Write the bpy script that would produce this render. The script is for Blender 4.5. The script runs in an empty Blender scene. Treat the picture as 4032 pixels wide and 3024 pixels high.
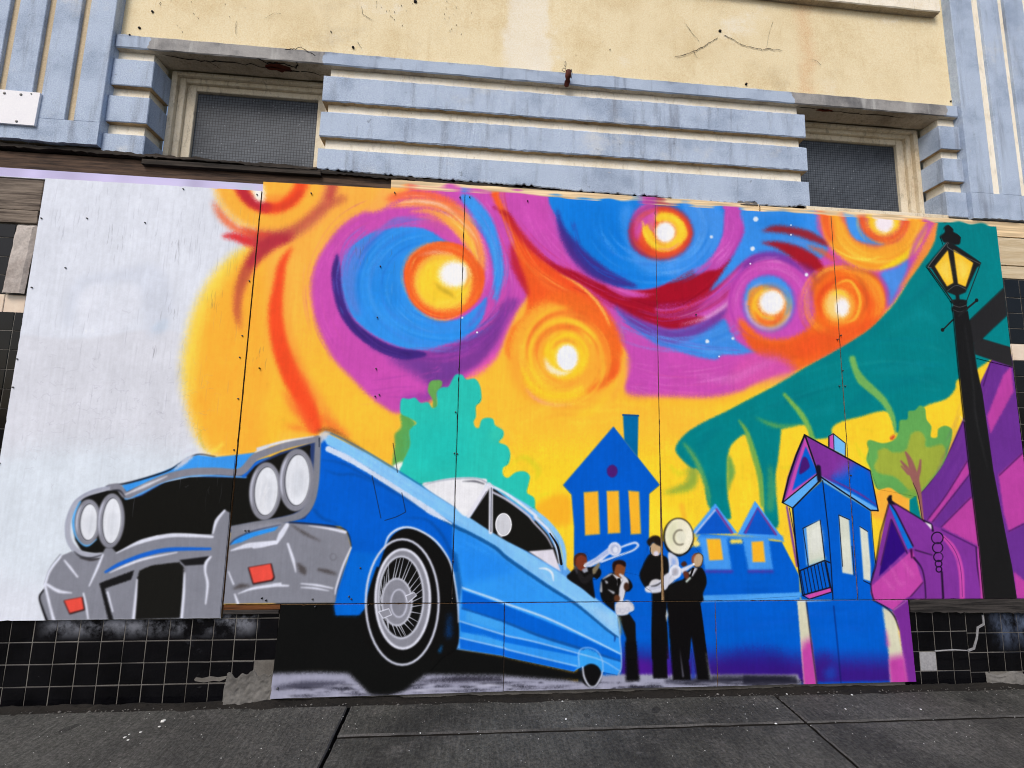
import bpy, math, random
import numpy as np

random.seed(5)
scene = bpy.context.scene
col = scene.collection
R = math.radians

# ---------------------------------------------------------------- camera
def _rx(a): c, s = math.cos(a), math.sin(a); return np.array([[1, 0, 0], [0, c, -s], [0, s, c]])
def _rz(a): c, s = math.cos(a), math.sin(a); return np.array([[c, -s, 0], [s, c, 0], [0, 0, 1]])
CAM_R = _rz(-0.0776482661) @ _rx(1.69110310) @ _rz(0.0209240669)     # yaw, pitch up, slight roll
CAM_F = 1735.02788                                                    # focal length in photo pixels (4032 wide)
CAM_C = np.array([1.33380576, -2.61405249, 1.426988340])              # hand-held, 1.43 m above the pavement
cam_data = bpy.data.cameras.new('camera')
cam_data.sensor_width = 36
cam_data.lens = CAM_F / 4032 * 36
cam_data.clip_start, cam_data.clip_end = 0.05, 2000
cam = bpy.data.objects.new('camera', cam_data)
col.objects.link(cam)
from mathutils import Matrix
M4 = np.eye(4)
M4[:3, :3] = CAM_R
M4[:3, 3] = CAM_C
cam.matrix_world = Matrix(M4.tolist())
scene.camera = cam

# ---------------------------------------------------------------- light: bright overcast, a soft high sun from the front left
SUN_EL, SUN_AZ = R(48), R(-28)           # azimuth measured from straight in front of the wall, negative = from the left
sun_dir = np.array([math.sin(SUN_AZ) * math.cos(SUN_EL), -math.cos(SUN_AZ) * math.cos(SUN_EL), math.sin(SUN_EL)])
world = bpy.data.worlds.new('World')
scene.world = world
world.use_nodes = True
wn = world.node_tree
bg = wn.nodes['Background']
sky = wn.nodes.new('ShaderNodeTexSky')
sky.sky_type = 'NISHITA'
sky.sun_disc = False
sky.sun_elevation = SUN_EL
sky.sun_rotation = math.atan2(sun_dir[0], sun_dir[1])
sky.air_density, sky.dust_density, sky.ozone_density = 1.0, 4.0, 1.0
wn.links.new(sky.outputs[0], bg.inputs[0])
bg.inputs[1].default_value = 0.125
sun = bpy.data.lights.new('sun', 'SUN')
sun.energy, sun.angle, sun.color = 1.4, R(24), (1.0, 0.98, 0.95)
so = bpy.data.objects.new('sun', sun)
so.location = tuple(sun_dir * 20)
from mathutils import Vector
so.rotation_euler = Vector(sun_dir).to_track_quat('Z', 'Y').to_euler()
col.objects.link(so)
scene.view_settings.view_transform = 'Standard'
scene.cycles.filter_width = 1.05
scene.view_settings.look = 'None'
scene.view_settings.gamma = 1
scene.view_settings.use_curve_mapping = False
scene.view_settings.exposure = 0.29
# ---------------------------------------------------------------- the mural's paint (flat print on the boards)
# Every painted shape is a closed outline or a brush stroke in the wall's own plane; PX.. are traced points that
# wall_xz() turns into metres on the wall (X along it, Z up), and one numpy canvas is sprayed with them.
MPX = 0.0025                       # metres of wall per canvas pixel
CX0, CX1, CZ0, CZ1 = -1.60, 5.30, 0.0, 3.10
CW, CH = int(round((CX1 - CX0) / MPX)), int(round((CZ1 - CZ0) / MPX))
ORG = {'T1': (0, 660, 2), 'T2': (1000, 660, 2), 'T3': (2000, 660, 2), 'T4': (2926, 660, 2),
       'M1': (0, 1400, 2), 'M2': (1000, 1400, 2), 'M3': (2000, 1400, 2), 'M4': (2926, 1400, 2),
       'B1': (0, 2100, 2), 'B2': (1000, 2100, 2), 'B3': (2000, 2100, 2), 'B4': (2926, 2100, 2),
       'P': (2200, 2100, 3.3515), 'W': (0, 0, 1)}
rng = np.random.default_rng(7)


def wall_xz(uv, y=0.0):
    """traced points -> metres on the wall plane Y = y"""
    uv = np.asarray(uv, float)
    d = np.stack([(uv[..., 0] - 2016) / CAM_F, -(uv[..., 1] - 1512) / CAM_F, -np.ones(uv.shape[:-1])], -1)
    d = d @ CAM_R.T
    t = (y - CAM_C[1]) / d[..., 1]
    return np.stack([CAM_C[0] + t * d[..., 0], CAM_C[2] + t * d[..., 2]], -1)


def T(s):
    """'M2 10,20 30,40 B2 5,6' -> traced points"""
    o, r = ORG['W'], []
    for w in s.split():
        if w in ORG:
            o = ORG[w]
        else:
            a, b = w.split(',')
            r.append((o[0] + float(a) / o[2], o[1] + float(b) / o[2]))
    return np.array(r)


def ell(o, cx, cy, rx, ry, rot=0, n=40, a0=0, a1=360):
    t = np.radians(np.linspace(a0, a1, n, endpoint=(a1 - a0) % 360 != 0))
    c, s = math.cos(math.radians(rot)), math.sin(math.radians(rot))
    x, y = rx * np.cos(t), ry * np.sin(t)
    o = ORG[o]
    return np.stack([o[0] + (cx + x * c - y * s) / o[2], o[1] + (cy + x * s + y * c) / o[2]], -1)


def catmull(p, closed=True, k=7):
    n = len(p)
    if n < 3:
        return p
    if closed:
        q = np.concatenate([p[-1:], p, p[:2]])
        m = n
    else:
        q = np.concatenate([2 * p[:1] - p[1:2], p, 2 * p[-1:] - p[-2:-1]])
        m = n - 1
    t = np.linspace(0, 1, k, endpoint=False)[None, :, None]
    a, b, c, d = (q[i:i + m][:, None, :] for i in range(4))
    r = 0.5 * (2 * b + (c - a) * t + (2 * a - 5 * b + 4 * c - d) * t ** 2 + (3 * b - a - 3 * c + d) * t ** 3)
    r = r.reshape(-1, p.shape[1])
    return r if closed else np.concatenate([r, p[-1:]])


def noise(h, w, cell, seed, aspect=1.0):
    g = np.random.default_rng(seed)
    gh, gw = int(h / (cell * aspect)) + 3, int(w / cell) + 3
    a = g.random((gh, gw)).astype(np.float32)
    y, x = np.arange(h) / (cell * aspect), np.arange(w) / cell
    iy, ix = y.astype(int), x.astype(int)
    fy, fx = (y - iy)[:, None], (x - ix)[None]
    fy, fx = fy * fy * (3 - 2 * fy), fx * fx * (3 - 2 * fx)
    r0, r1 = a[iy], a[iy + 1]
    return ((r0[:, ix] * (1 - fx) + r0[:, ix + 1] * fx) * (1 - fy) + (r1[:, ix] * (1 - fx) + r1[:, ix + 1] * fx) * fy).astype(np.float32)


IMG = np.zeros((CH, CW, 3), np.float32)
GRAIN = np.random.default_rng(3).random((CH, CW)).astype(np.float32) * 0.6 + noise(CH, CW, 3, 5) * 0.7 - 0.65


CLIP = [None]


def mask_to(s=None, smooth=True):
    """keep the next strokes inside outline s"""
    CLIP[0] = None
    if s:
        r = raster(canvas_px(catmull(T(s)) if smooth else T(s)))
        m = np.zeros((CH, CW), np.float32)
        m[r[2]:r[2] + r[0].shape[0], r[1]:r[1] + r[0].shape[1]] = r[0]
        CLIP[0] = m


def raster(p, ss=3):
    """p in canvas pixels (x, y down) -> coverage, x0, y0"""
    pad = 2
    x0, y0 = int(max(0, math.floor(p[:, 0].min()) - pad)), int(max(0, math.floor(p[:, 1].min()) - pad))
    x1, y1 = int(min(CW, math.ceil(p[:, 0].max()) + pad)), int(min(CH, math.ceil(p[:, 1].max()) + pad))
    if x1 <= x0 or y1 <= y0:
        return None
    w, h = x1 - x0, y1 - y0
    a, b = p, np.roll(p, -1, 0)
    ys = y0 + (np.arange(h * ss) + 0.5) / ss
    ay, by = a[:, 1][:, None], b[:, 1][:, None]
    hit = (ay <= ys) != (by <= ys)
    e, r = np.nonzero(hit)
    yy = ys[r]
    xc = a[e, 0] + (yy - a[e, 1]) * (b[e, 0] - a[e, 0]) / (b[e, 1] - a[e, 1])
    dr = np.where(b[e, 1] > a[e, 1], 1.0, -1.0)
    xl = np.clip(xc - x0, 0, w)
    i = np.floor(xl).astype(int)
    f = xl - i
    acc = np.bincount(r * (w + 2) + i, dr * (1 - f), h * ss * (w + 2)) + np.bincount(r * (w + 2) + i + 1, dr * f, h * ss * (w + 2))
    cov = np.minimum(np.abs(np.cumsum(acc.reshape(h * ss, w + 2), 1)), 1)[:, :w]
    return cov.reshape(h, ss, w).mean(1).astype(np.float32), x0, y0


def box1(m, r, ax):
    k = 2 * r + 1
    pad = [(0, 0), (0, 0)]
    pad[ax] = (r + 1, r)
    c = np.cumsum(np.pad(m, pad, mode='edge'), ax, dtype=np.float64)
    return ((c[k:] - c[:-k]) if ax == 0 else (c[:, k:] - c[:, :-k])).astype(np.float32) / k


def soften(m, sig):
    r = int(round(sig * 0.95))
    if r < 1:
        return m
    for _ in range(3):
        m = box1(box1(m, r, 0), r, 1)
    return m


def canvas_px(uv):
    q = wall_xz(uv)
    return np.stack([(q[:, 0] - CX0) / MPX, (CZ1 - q[:, 1]) / MPX], -1)


def lay(p, col, soft=0.0, alpha=1.0, fade=None, grain=1.0, holes=0.0):
    """spray polygon p (traced points) on the canvas; soft = edge softness in traced units"""
    q = canvas_px(p)
    sg = soft * 0.56
    if sg > 0.6:                                   # room for the soft edge
        r = raster(q)
        if r is None:
            return
        m, x0, y0 = r
        g = int(sg * 3) + 2
        ya, xa, yb, xb = max(0, y0 - g), max(0, x0 - g), min(CH, y0 + m.shape[0] + g), min(CW, x0 + m.shape[1] + g)
        big = np.zeros((yb - ya, xb - xa), np.float32)
        big[y0 - ya:y0 - ya + m.shape[0], x0 - xa:x0 - xa + m.shape[1]] = m
        m, x0, y0 = soften(big, sg), xa, ya
    else:
        r = raster(q)
        if r is None:
            return
        m, x0, y0 = r
    h, w = m.shape
    gr = GRAIN[y0:y0 + h, x0:x0 + w]
    if sg > 1.2:
        m = np.clip(m + gr * m * (1 - m) * 1.6 * grain, 0, 1)
    if holes:
        m = m * np.clip(1 - holes * (0.5 + gr * 2), 0, 1)
    if fade is not None:                            # alpha runs 0 -> 1 from fade[0] to fade[1]
        f = canvas_px(np.array(fade, float))
        d = f[1] - f[0]
        yy, xx = np.mgrid[y0:y0 + h, x0:x0 + w]
        t = ((xx - f[0, 0]) * d[0] + (yy - f[0, 1]) * d[1]) / (d @ d)
        t = np.clip(t + gr * 0.12, 0, 1)
        m = m * (t * t * (3 - 2 * t))
    if CLIP[0] is not None:
        m = m * CLIP[0][y0:y0 + h, x0:x0 + w]
    m = (m * alpha)[..., None]
    t = IMG[y0:y0 + h, x0:x0 + w]
    t += (np.array(col, np.float32) / 255 - t) * m


def F(s, col, soft=1.5, alpha=1.0, smooth=True, **k):
    p = T(s) if isinstance(s, str) else s
    lay(catmull(p) if smooth else p, col, soft, alpha, **k)


def Q(s, col, soft=1.2, alpha=1.0, **k):            # straight-edged shape
    F(s, col, soft, alpha, smooth=False, **k)


def ribbon(p, w):
    n = len(p)
    t = np.gradient(p, axis=0)
    t /= np.linalg.norm(t, axis=1, keepdims=True) + 1e-9
    nr = np.stack([-t[:, 1], t[:, 0]], -1)
    w = np.asarray(w)[:, None] / 2
    cap = lambda c, u, v, r: [c + r * (math.cos(a) * u + math.sin(a) * v) for a in (0.6, 1.2, math.pi / 2, 1.94, 2.54)]
    e = cap(p[-1], nr[-1], t[-1], w[-1, 0]) if w[-1, 0] > 1 else []
    s = cap(p[0], -nr[0], -t[0], w[0, 0]) if w[0, 0] > 1 else []
    return np.concatenate([p + nr * w] + ([np.array(e)] if e else []) + [(p - nr * w)[::-1]] + ([np.array(s)] if s else []))


def S(s, w, col, soft=1.2, alpha=1.0, smooth=True, **k):
    """brush stroke; w = width or widths along it, in crop units (half traced units)"""
    p = T(s) if isinstance(s, str) else s
    w = np.atleast_1d(np.array(w, float)) / 2
    q = catmull(p, False) if smooth else p
    ww = np.interp(np.linspace(0, 1, len(q)), np.linspace(0, 1, len(w)), w)
    lay(ribbon(q, ww), col, soft, alpha, **k)


def arcs(o, cx, cy, rx, ry, s0, s1, n, cols, a0=0, a1=360, alpha=0.4, w=(8, 26), spiral=0.1, soft=4, ln=(40, 130), rot=0):
    """n curved bristle strokes round a centre"""
    for _ in range(n):
        s = rng.uniform(s0, s1)
        a = rng.uniform(a0, a1)
        L = rng.uniform(*ln)
        tt = np.linspace(0, 1, 9)
        th = np.radians(a + L * (tt - .5))
        k = s * (1 + spiral * (tt - .5))
        x, y = rx * k * np.cos(th), ry * k * np.sin(th)
        c, sn = math.cos(math.radians(rot)), math.sin(math.radians(rot))
        oo = ORG[o]
        p = np.stack([oo[0] + (cx + x * c - y * sn) / oo[2], oo[1] + (cy + x * sn + y * c) / oo[2]], -1)
        W = rng.uniform(*w)
        S(p, [0.1, W * .7, W, W * .6, 0.1], cols[rng.integers(len(cols))], soft, alpha * rng.uniform(.5, 1))


def bristles(s, width, n, cols, alpha=.35, w=(4, 14), soft=2.5, ln=(.15, .5)):
    """thin brush marks running along a path, scattered over its width (crop units)"""
    p = catmull(T(s), False, 10)
    d = np.gradient(p, axis=0)
    d /= np.linalg.norm(d, axis=1, keepdims=True) + 1e-9
    nr = np.stack([-d[:, 1], d[:, 0]], -1)
    m = len(p)
    wd = np.interp(np.linspace(0, 1, m), np.linspace(0, 1, len(np.atleast_1d(width))), np.atleast_1d(width)) / 4
    for _ in range(n):
        a = rng.uniform(-.1, 1)
        b = a + rng.uniform(*ln)
        i, j = int(max(0, a) * (m - 1)), int(min(1, b) * (m - 1))
        if j - i < 3:
            continue
        o = np.clip(rng.normal(0, .5), -1, 1)
        dr = rng.uniform(-.15, .15)
        k = np.unique(np.linspace(i, j, 8).astype(int))
        q = p[k] + nr[k] * (wd[k] * (o + dr * np.linspace(-1, 1, len(k))))[:, None]
        W = rng.uniform(*w)
        S(q, [.1, W * .7, W, W * .6, .1], cols[rng.integers(len(cols))], soft, alpha * rng.uniform(.5, 1))


def ring(o, cx, cy, rx, ry, w, col, soft=6, alpha=1.0, a0=0, a1=360, rot=0, taper=False):
    n = max(10, int((a1 - a0) / 8))
    t = np.radians(np.linspace(a0, a1, n))
    c, s = math.cos(math.radians(rot)), math.sin(math.radians(rot))
    oo = ORG[o]
    x, y = rx * np.cos(t), ry * np.sin(t)
    p = np.stack([oo[0] + (cx + x * c - y * s) / oo[2], oo[1] + (cy + x * s + y * c) / oo[2]], -1)
    S(p, [0.1, w, w, w, 0.1] if taper else w, col, soft, alpha, smooth=False)


OR, YL, LM = (252, 179, 70), (254, 206, 40), (250, 222, 40)
MG, PU, IN = (202, 78, 180), (122, 56, 150), (64, 38, 128)
RO, DR, CR = (243, 78, 36), (166, 14, 40), (186, 36, 58)
OG, SB, DB = (246, 124, 38), (48, 148, 240), (8, 116, 216)
TL, TG, GR, OL = (0, 129, 135), (40, 196, 182), (98, 168, 86), (156, 172, 62)
CB, CL, CP = (0, 92, 206), (46, 150, 245), (126, 194, 250)
GY, LG, BK, WH = (132, 135, 147), (214, 219, 236), (20, 20, 18), (240, 242, 250)
VI, VM, CM = (106, 48, 146), (184, 65, 162), (212, 212, 186)


def paint():
    IMG[:] = np.array(OR, np.float32) / 255
    # -- ground colours: white board on the left, orange turning yellow lower down
    F('W 1000,1400 4100,1250 4100,2800 1000,2800', YL, 150, .5)
    F('W 1650,1850 2100,1760 2700,1800 2760,2150 2200,2250 1800,2000', LM, 60, .7)
    F('W 2900,1500 3900,1400 3900,2200 2900,2300', LM, 60, .6)
    Q('W -60,600 1037,600 870,2460 -100,2500', (219, 225, 237), 0)
    F('W 0,1360 300,1335 740,1330 740,1770 400,1790 -50,1780', (212, 215, 225), 5, .8)
    F('W 0,1800 800,1790 700,2100 200,2300 -60,2200', (214, 225, 236), 40, .8)
    F('T1 700,930 780,910 830,960 800,1050 760,1250 700,1330 640,1250 620,1050', (226, 231, 243), 6, .6)
    F('T1 900,960 1000,910 1110,930 1120,1050 1000,1250 850,1310 780,1250 830,1080', (226, 231, 243), 6, .6)
    F('T1 560,950 680,850 900,820 1200,760 1330,900 1360,1100 1280,1300 1160,1320 1100,950 900,900 650,960 560,1250 500,1200', (202, 210, 226), 14, .5)
    F('T1 1230,1230 1320,1190 1300,1290 1200,1290', (190, 208, 228), 8, .5)
    F('T1 2040,640 1880,660 1750,760 1640,900 1560,1050 1500,1200 1470,1350 1440,1500 M1 1440,190 1450,280 1480,400 1510,520 1560,640 1620,730 1700,790 1900,790 1950,0', (252, 214, 70), 15, .95)
    F('T1 2080,640 1950,680 1850,790 1740,950 1650,1100 1590,1250 1560,1400 1550,1550 M1 1530,190 1540,280 1500,340 1530,480 1590,640 1660,740 1800,800 2000,780 2100,300', (252, 178, 56), 18)
    S('M1 1600,540 1580,620 1590,690 1640,760', [4, 14, 16, 6], (190, 175, 50), 4, .6)
    S('M1 1760,690 1690,750 1640,760', [20, 30, 8], (252, 222, 80), 6, .7)
    # -- first small swirl, top left
    F(ell('T2', 135, 60, 450, 450), (252, 180, 62), 14)
    ring('T2', 135, 60, 480, 480, 90, (206, 112, 80), 14, .8, -8, 100)
    ring('T2', 135, 60, 492, 492, 60, (186, 50, 62), 12, .7, -8, 22)
    ring('T2', 135, 60, 492, 492, 70, (180, 44, 60), 12, .75, 72, 112)
    ring('T2', 135, 60, 500, 505, 60, (240, 100, 50), 10, .85, 100, 158, taper=True)
    ring('T2', 135, 60, 455, 455, 26, (252, 200, 90), 8, .8, 95, 170, taper=True)
    S('T1 1770,540 1850,545 1950,580 2040,590', [30, 60, 76, 90], (222, 52, 58), 8)
    S('T1 1900,480 2010,520 2080,540 2200,560', [20, 50, 60, 30], (226, 74, 48), 8, .8)
    ring('T2', 135, 60, 248, 250, 104, RO, 9, 1, -15, 200)
    ring('T2', 135, 60, 250, 250, 96, CR, 8, .9, 100, 185)
    ring('T2', 135, 60, 262, 262, 50, (214, 60, 40), 8, .6, 30, 100)
    ring('T2', 135, 60, 180, 185, 60, (250, 150, 56), 8, .8, 70, 200)
    F('T1 1990,150 2070,140 2080,260 2030,265 2000,230', (246, 246, 236), 7)
    # crimson fork and the long red tongue
    S('T2 700,240 520,330 330,480 150,570 20,580', [60, 70, 60, 90, 90], (188, 72, 70), 12, .6)
    S('T1 2260,560 2140,590 2040,670 1950,800 1890,960 1870,1120 1890,1260', [60, 120, 110, 80, 56, 40, 8], (178, 44, 62), 9, .95)
    S('T1 1950,800 1890,960 1870,1120 1890,1290', [50, 66, 44, 8], (206, 120, 60), 10, .6)
    S('T2 305,620 250,700 212,800 190,950 172,1080 176,1230 214,1420 290,1620 M2 350,250 420,400 480,560', [6, 50, 72, 86, 110, 124, 140, 160, 170, 160, 120], RO, 8)
    S('T2 270,900 255,1100 280,1300 360,1550 M2 480,300 600,500 760,640', [8, 30, 40, 60, 80, 90, 10], (250, 140, 60), 12, .55)
    S('M2 230,280 330,420 470,590', [20, 90, 40], (244, 104, 50), 12, .65)
    S('M2 240,550 330,570 440,590', [10, 60, 40], (248, 110, 50), 12, .6)
    S('M2 520,480 600,560 760,640', [60, 90, 10], (240, 96, 44), 11, .6)
    F('M2 210,600 330,605 450,620 330,660 200,690', (250, 190, 64), 8, .9)
    # -- magenta ground of the night sky
    F('T2 1090,230 1000,310 880,340 720,430 600,560 500,720 450,900 460,1100 520,1300 620,1500 760,1650 M2 900,310 1030,410 1160,450 1500,300 1700,160 1900,20 T2 2000,1300 2110,1080 2300,1000 M3 920,-50 920,250 935,318 1020,340 1300,345 1600,350 1850,290 M4 100,220 T4 700,1460 1100,1150 1560,480 1600,200 T3 1000,60 0,40 T2 1400,120', MG, 8)
    F('M3 940,0 930,200 950,310 1100,330 1300,150 1100,-100', (196, 76, 180), 10, .6)
    # orange glow at the head of the first big swirl
    F('T2 1000,160 1240,150 1120,250 1000,330 880,340 960,230', (252, 176, 80), 10)
    S('T2 1060,250 1240,215 1400,220 1560,270 1680,360', [40, 60, 50, 30, 10], (250, 112, 70), 10, .9)
    S('T2 1080,300 1250,272 1420,285 1560,330 1660,420 1740,560 1790,700 1800,800', [10, 56, 70, 90, 110, 80, 60, 40], (248, 150, 84), 8)
    S('T2 1120,285 1300,262 1460,285 1560,330', [4, 16, 14, 3], (250, 205, 190), 4, .7)
    S('T2 1540,400 1640,500 1720,620 1780,760', [10, 60, 46, 10], (252, 196, 66), 8, .85)
    # purple underside
    F('T2 900,1400 1100,1500 1300,1600 M2 1400,230 1560,190 1640,140 T2 1760,1560 1900,1400 2000,1200 2080,1040 1960,1060 1860,1230 1640,1360 1400,1440 1200,1440', PU, 10, .95)
    F('M2 1050,20 1250,40 1600,60 1560,230 1420,290 1380,370 1330,330 1380,240 1200,120', (112, 58, 150), 14, .75)
    S('M2 1330,330 1200,330 1160,400', [70, 50, 20], (150, 60, 165), 10, .7)
    arcs('T2', 1480, 880, 620, 640, .85, 1.0, 26, [(150, 60, 165), (96, 50, 150), (180, 70, 175)], 20, 110, .4)
    F('T2 650,680 610,830 628,1000 680,1160 780,1300 920,1410 1060,1480 1200,1512 1360,1480 1300,1440 1150,1420 1000,1360 850,1260 760,1160 710,1000 690,850 670,720', IN, 4)
    S('M2 1700,170 1800,100 1900,0', [30, 46, 30], (236, 90, 180), 9, .8)
    # blue disc of the first big swirl
    F('T2 1580,605 1480,560 1400,505 1290,470 1150,470 1010,490 900,530 790,600 725,700 695,850 705,980 750,1130 850,1250 1000,1350 1180,1420 1350,1430 1500,1390 1640,1340 1750,1260 1810,1160 1835,1020 1770,1080 1640,1180 1500,1200 1350,1150 1240,1040 1190,920 1190,800 1250,690 1340,620 1450,590 1540,598', SB, 4)
    F('T2 720,700 850,570 1010,490 900,620 830,760 800,960 840,1160 750,1100 705,980 695,850', (86, 126, 216), 10, .75)
    F('T2 900,560 1150,500 1350,540 1200,660 1120,860 1180,1060 1060,1100 930,1000 880,800', (34, 138, 232), 14, .8)
    S('T2 1280,385 1100,420 960,520', [4, 40, 10], (100, 120, 214), 6, .8)
    S('T2 1280,400 1100,440 1000,500 880,640 820,820', [4, 22, 30, 24, 6], (188, 80, 186), 7, .6)
    S('T2 850,780 800,640 730,740 700,900', [5, 20, 20, 6], (150, 100, 200), 8, .5)
    arcs('T2', 1440, 880, 600, 500, .62, 1.12, 70, [(24, 124, 222), (76, 166, 246), (30, 140, 238), (60, 130, 226)], 60, 250, .5, (8, 30), -.12, 4, (30, 90))
    arcs('T2', 1440, 880, 500, 430, .62, .95, 14, [(140, 190, 245), (20, 110, 210)], 100, 230, .4, (4, 12), -.1, 2, (20, 60))
    # orange ring, yellow disc, white heart
    F('T2 1178,830 1240,690 1350,612 1500,580 1640,615 1740,710 1805,800 1815,900 1775,1030 1650,1145 1500,1192 1350,1150 1230,1040', (242, 98, 36), 4)
    arcs('T2', 1490, 880, 285, 280, .85, 1.05, 24, [(250, 140, 60), (232, 80, 34), (252, 170, 80)], 0, 360, .45, (8, 24), 0)
    F(ell('T2', 1490, 895, 232, 225), (250, 190, 70), 8)
    F(ell('T2', 1490, 905, 200, 195), (251, 208, 52), 8)
    arcs('T2', 1490, 890, 200, 200, .6, 1.05, 22, [(252, 222, 90), (246, 180, 50), (236, 130, 60)], 0, 360, .4, (8, 26), 0)
    S('T2 1420,900 1470,950 1540,990 1590,1035', [8, 40, 34, 8], (176, 150, 40), 6, .6)
    S('T2 1420,940 1430,1020 1420,1090', [10, 44, 8], (206, 180, 40), 9, .5)
    F(ell('T2', 1575, 840, 120, 104), (250, 240, 220), 10)
    F(ell('T2', 1578, 835, 92, 82), WH, 8)
    # blue band over it and pink edges
    F('T2 1640,205 1720,228 1805,310 1885,430 1935,600 1965,760 1965,860 1905,1060 1890,900 1880,760 1840,600 1770,450 1690,330 1630,250', (58, 150, 238), 5)
    arcs('T2', 1480, 850, 440, 520, .96, 1.06, 12, [(40, 128, 226), (110, 180, 246)], -60, 5, .45, (8, 22), 0)
    S('T2 1690,420 1780,560 1825,700 1840,840 1800,1000', [4, 24, 30, 20, 4], (226, 140, 206), 6, .6)
    S('T2 1870,980 1780,1140 1660,1290', [4, 34, 6], (140, 70, 190), 8, .5)
    S('T2 1290,432 1430,455 1560,545 1610,600', [10, 50, 46, 10], (204, 84, 170), 6, .85)
    S('T2 1290,385 1420,400 1520,450', [10, 44, 20], (236, 120, 120), 8, .7)
    S('T2 1070,310 1250,275 1420,285 1560,330 1660,420 1740,560 1785,700 1790,800', [8, 40, 60, 70, 80, 76, 50, 10], (248, 148, 82), 7, .9)
    S('T2 1420,330 1540,410 1640,510 1720,640 1765,770', [10, 64, 70, 54, 10], (252, 192, 64), 7, .9)
    S('T2 1180,262 1340,268 1480,295 1600,370', [4, 18, 16, 4], (251, 214, 196), 4, .75)
    S('T2 1250,305 1420,325 1530,380', [6, 26, 8], (226, 96, 120), 6, .6)
    S('T2 1080,225 1250,205 1420,225 1560,290 1660,390', [30, 46, 44, 34, 10], (246, 104, 62), 8, .75)
    S('T2 1540,600 1640,640 1730,730 1790,860 1775,980', [10, 40, 44, 40, 10], (240, 94, 38), 6, .8)
    S('T2 1230,345 1380,345 1500,405 1620,525 1700,660', [6, 36, 44, 40, 8], (250, 164, 72), 6, .85)
    S('T2 1180,800 1240,690 1350,612 1480,590', [8, 30, 30, 8], (250, 150, 70), 5, .6)
    S('T2 1300,690 1420,665 1560,680', [6, 26, 8], (238, 178, 150), 5, .7)
    S('T2 1650,960 1690,880 1680,790', [6, 20, 6], (244, 150, 60), 4, .8)
    S('T2 1560,1120 1650,1060 1700,960', [8, 36, 8], (252, 196, 60), 5, .8)
    bristles('T2 1120,290 1300,275 1480,310 1640,430 1740,580 1780,740', 130, 40, [(252, 200, 110), (244, 120, 60), (250, 170, 80), (226, 100, 110), (254, 220, 190)], .5, (4, 12))
    bristles('T2 1350,615 1230,700 1190,850 1230,1020 1350,1140 1500,1180 1650,1130', 90, 30, [(250, 140, 60), (228, 76, 34), (252, 180, 90)], .5)
    bristles('T2 960,330 760,430 600,600 500,800 480,1000 540,1260 680,1500', 190, 46, [(214, 96, 196), (186, 64, 166), (226, 120, 190), (206, 90, 150)], .32)
    bristles('T2 900,480 760,600 690,760 690,960 760,1150', 110, 34, [(96, 120, 220), (150, 90, 200), (70, 150, 240)], .45)
    bristles('T2 700,1000 800,1230 1000,1400 1250,1480', 70, 20, [(46, 26, 100), (90, 56, 150)], .4)
    bristles('T2 1200,1500 1500,1500 1750,1350 1950,1150 2050,1000', 190, 40, [(150, 64, 165), (98, 46, 140), (176, 70, 176)], .4)
    bristles('M2 820,250 1050,240 1300,200 1500,120', 260, 40, [(190, 70, 175), (150, 58, 160), (210, 90, 190)], .3)
    bristles('T2 1700,230 1830,380 1920,600 1940,820 1880,1050', 120, 26, [(110, 180, 246), (40, 130, 230), (150, 130, 220)], .45)
    bristles('T2 1860,230 1960,480 2030,760 2050,960 1980,1200', 150, 30, [(214, 96, 196), (180, 60, 170), (226, 130, 205)], .35)
    # -- red and orange stream
    F('T2 1830,120 1880,240 1960,400 T3 0,440 40,560 60,700 110,900 150,1000 130,1160 20,1280 0,1500 300,1660 800,1660 890,1500 870,1370 800,1230 720,1080 600,950 430,830 250,700 100,540 0,370 T2 1940,250 1890,130', (242, 92, 36), 6)
    S('T3 60,480 200,720 420,870 640,1010 780,1180 850,1400', [10, 50, 50, 60, 60, 20], (238, 74, 36), 10, .6)
    S('T3 160,740 300,900 430,1000', [10, 80, 20], (246, 120, 48), 12, .5)
    F('T2 1900,330 T3 0,350 90,500 250,680 400,770 560,830 720,910 880,955 1020,967 1160,945 1300,880 1450,795 1475,840 1600,800 1740,705 1800,690 1720,840 1580,980 1400,1060 1180,1085 1172,1160 1300,1190 1500,1170 1560,1190 1440,1250 1300,1275 1160,1245 1000,1180 850,1090 720,1010 600,930 430,840 250,700 100,550 0,420 T2 1890,300', DR, 5)
    S('T3 0,400 120,560 280,720', [60, 70, 40], (200, 40, 44), 8, .6)
    S('T3 30,620 60,760 110,880 165,1010', [30, 70, 60, 10], (190, 30, 52), 8, .9)
    S('T3 790,935 930,990 1110,1012', [30, 70, 10], (206, 80, 182), 5, .95)
    S('T3 740,900 900,970 1160,1000', [6, 16, 6], (236, 120, 200), 4, .5)
    S('T3 1190,1140 1330,1130 1450,1100', [30, 60, 10], (212, 90, 186), 8, .8)
    arcs('T3', 1200, 300, 780, 800, .93, 1.12, 24, [(140, 8, 36), (186, 24, 44), (150, 10, 50)], 55, 100, .5, (8, 24), 0)
    bristles('T3 -100,-60 20,470 150,740 330,900 560,1040 760,1240 840,1460', 200, 60, [(250, 130, 56), (226, 80, 30), (248, 150, 70), (214, 60, 34)], .42)
    bristles('T3 0,400 200,640 420,810 700,960 1000,1080 1300,1130 1600,950 1740,790', 130, 50, [(190, 26, 50), (140, 8, 34), (206, 50, 60)], .4)
    bristles('T3 150,230 300,520 500,740 760,900 1000,980', 190, 44, [(214, 96, 196), (186, 64, 170), (224, 110, 200)], .32)
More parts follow.
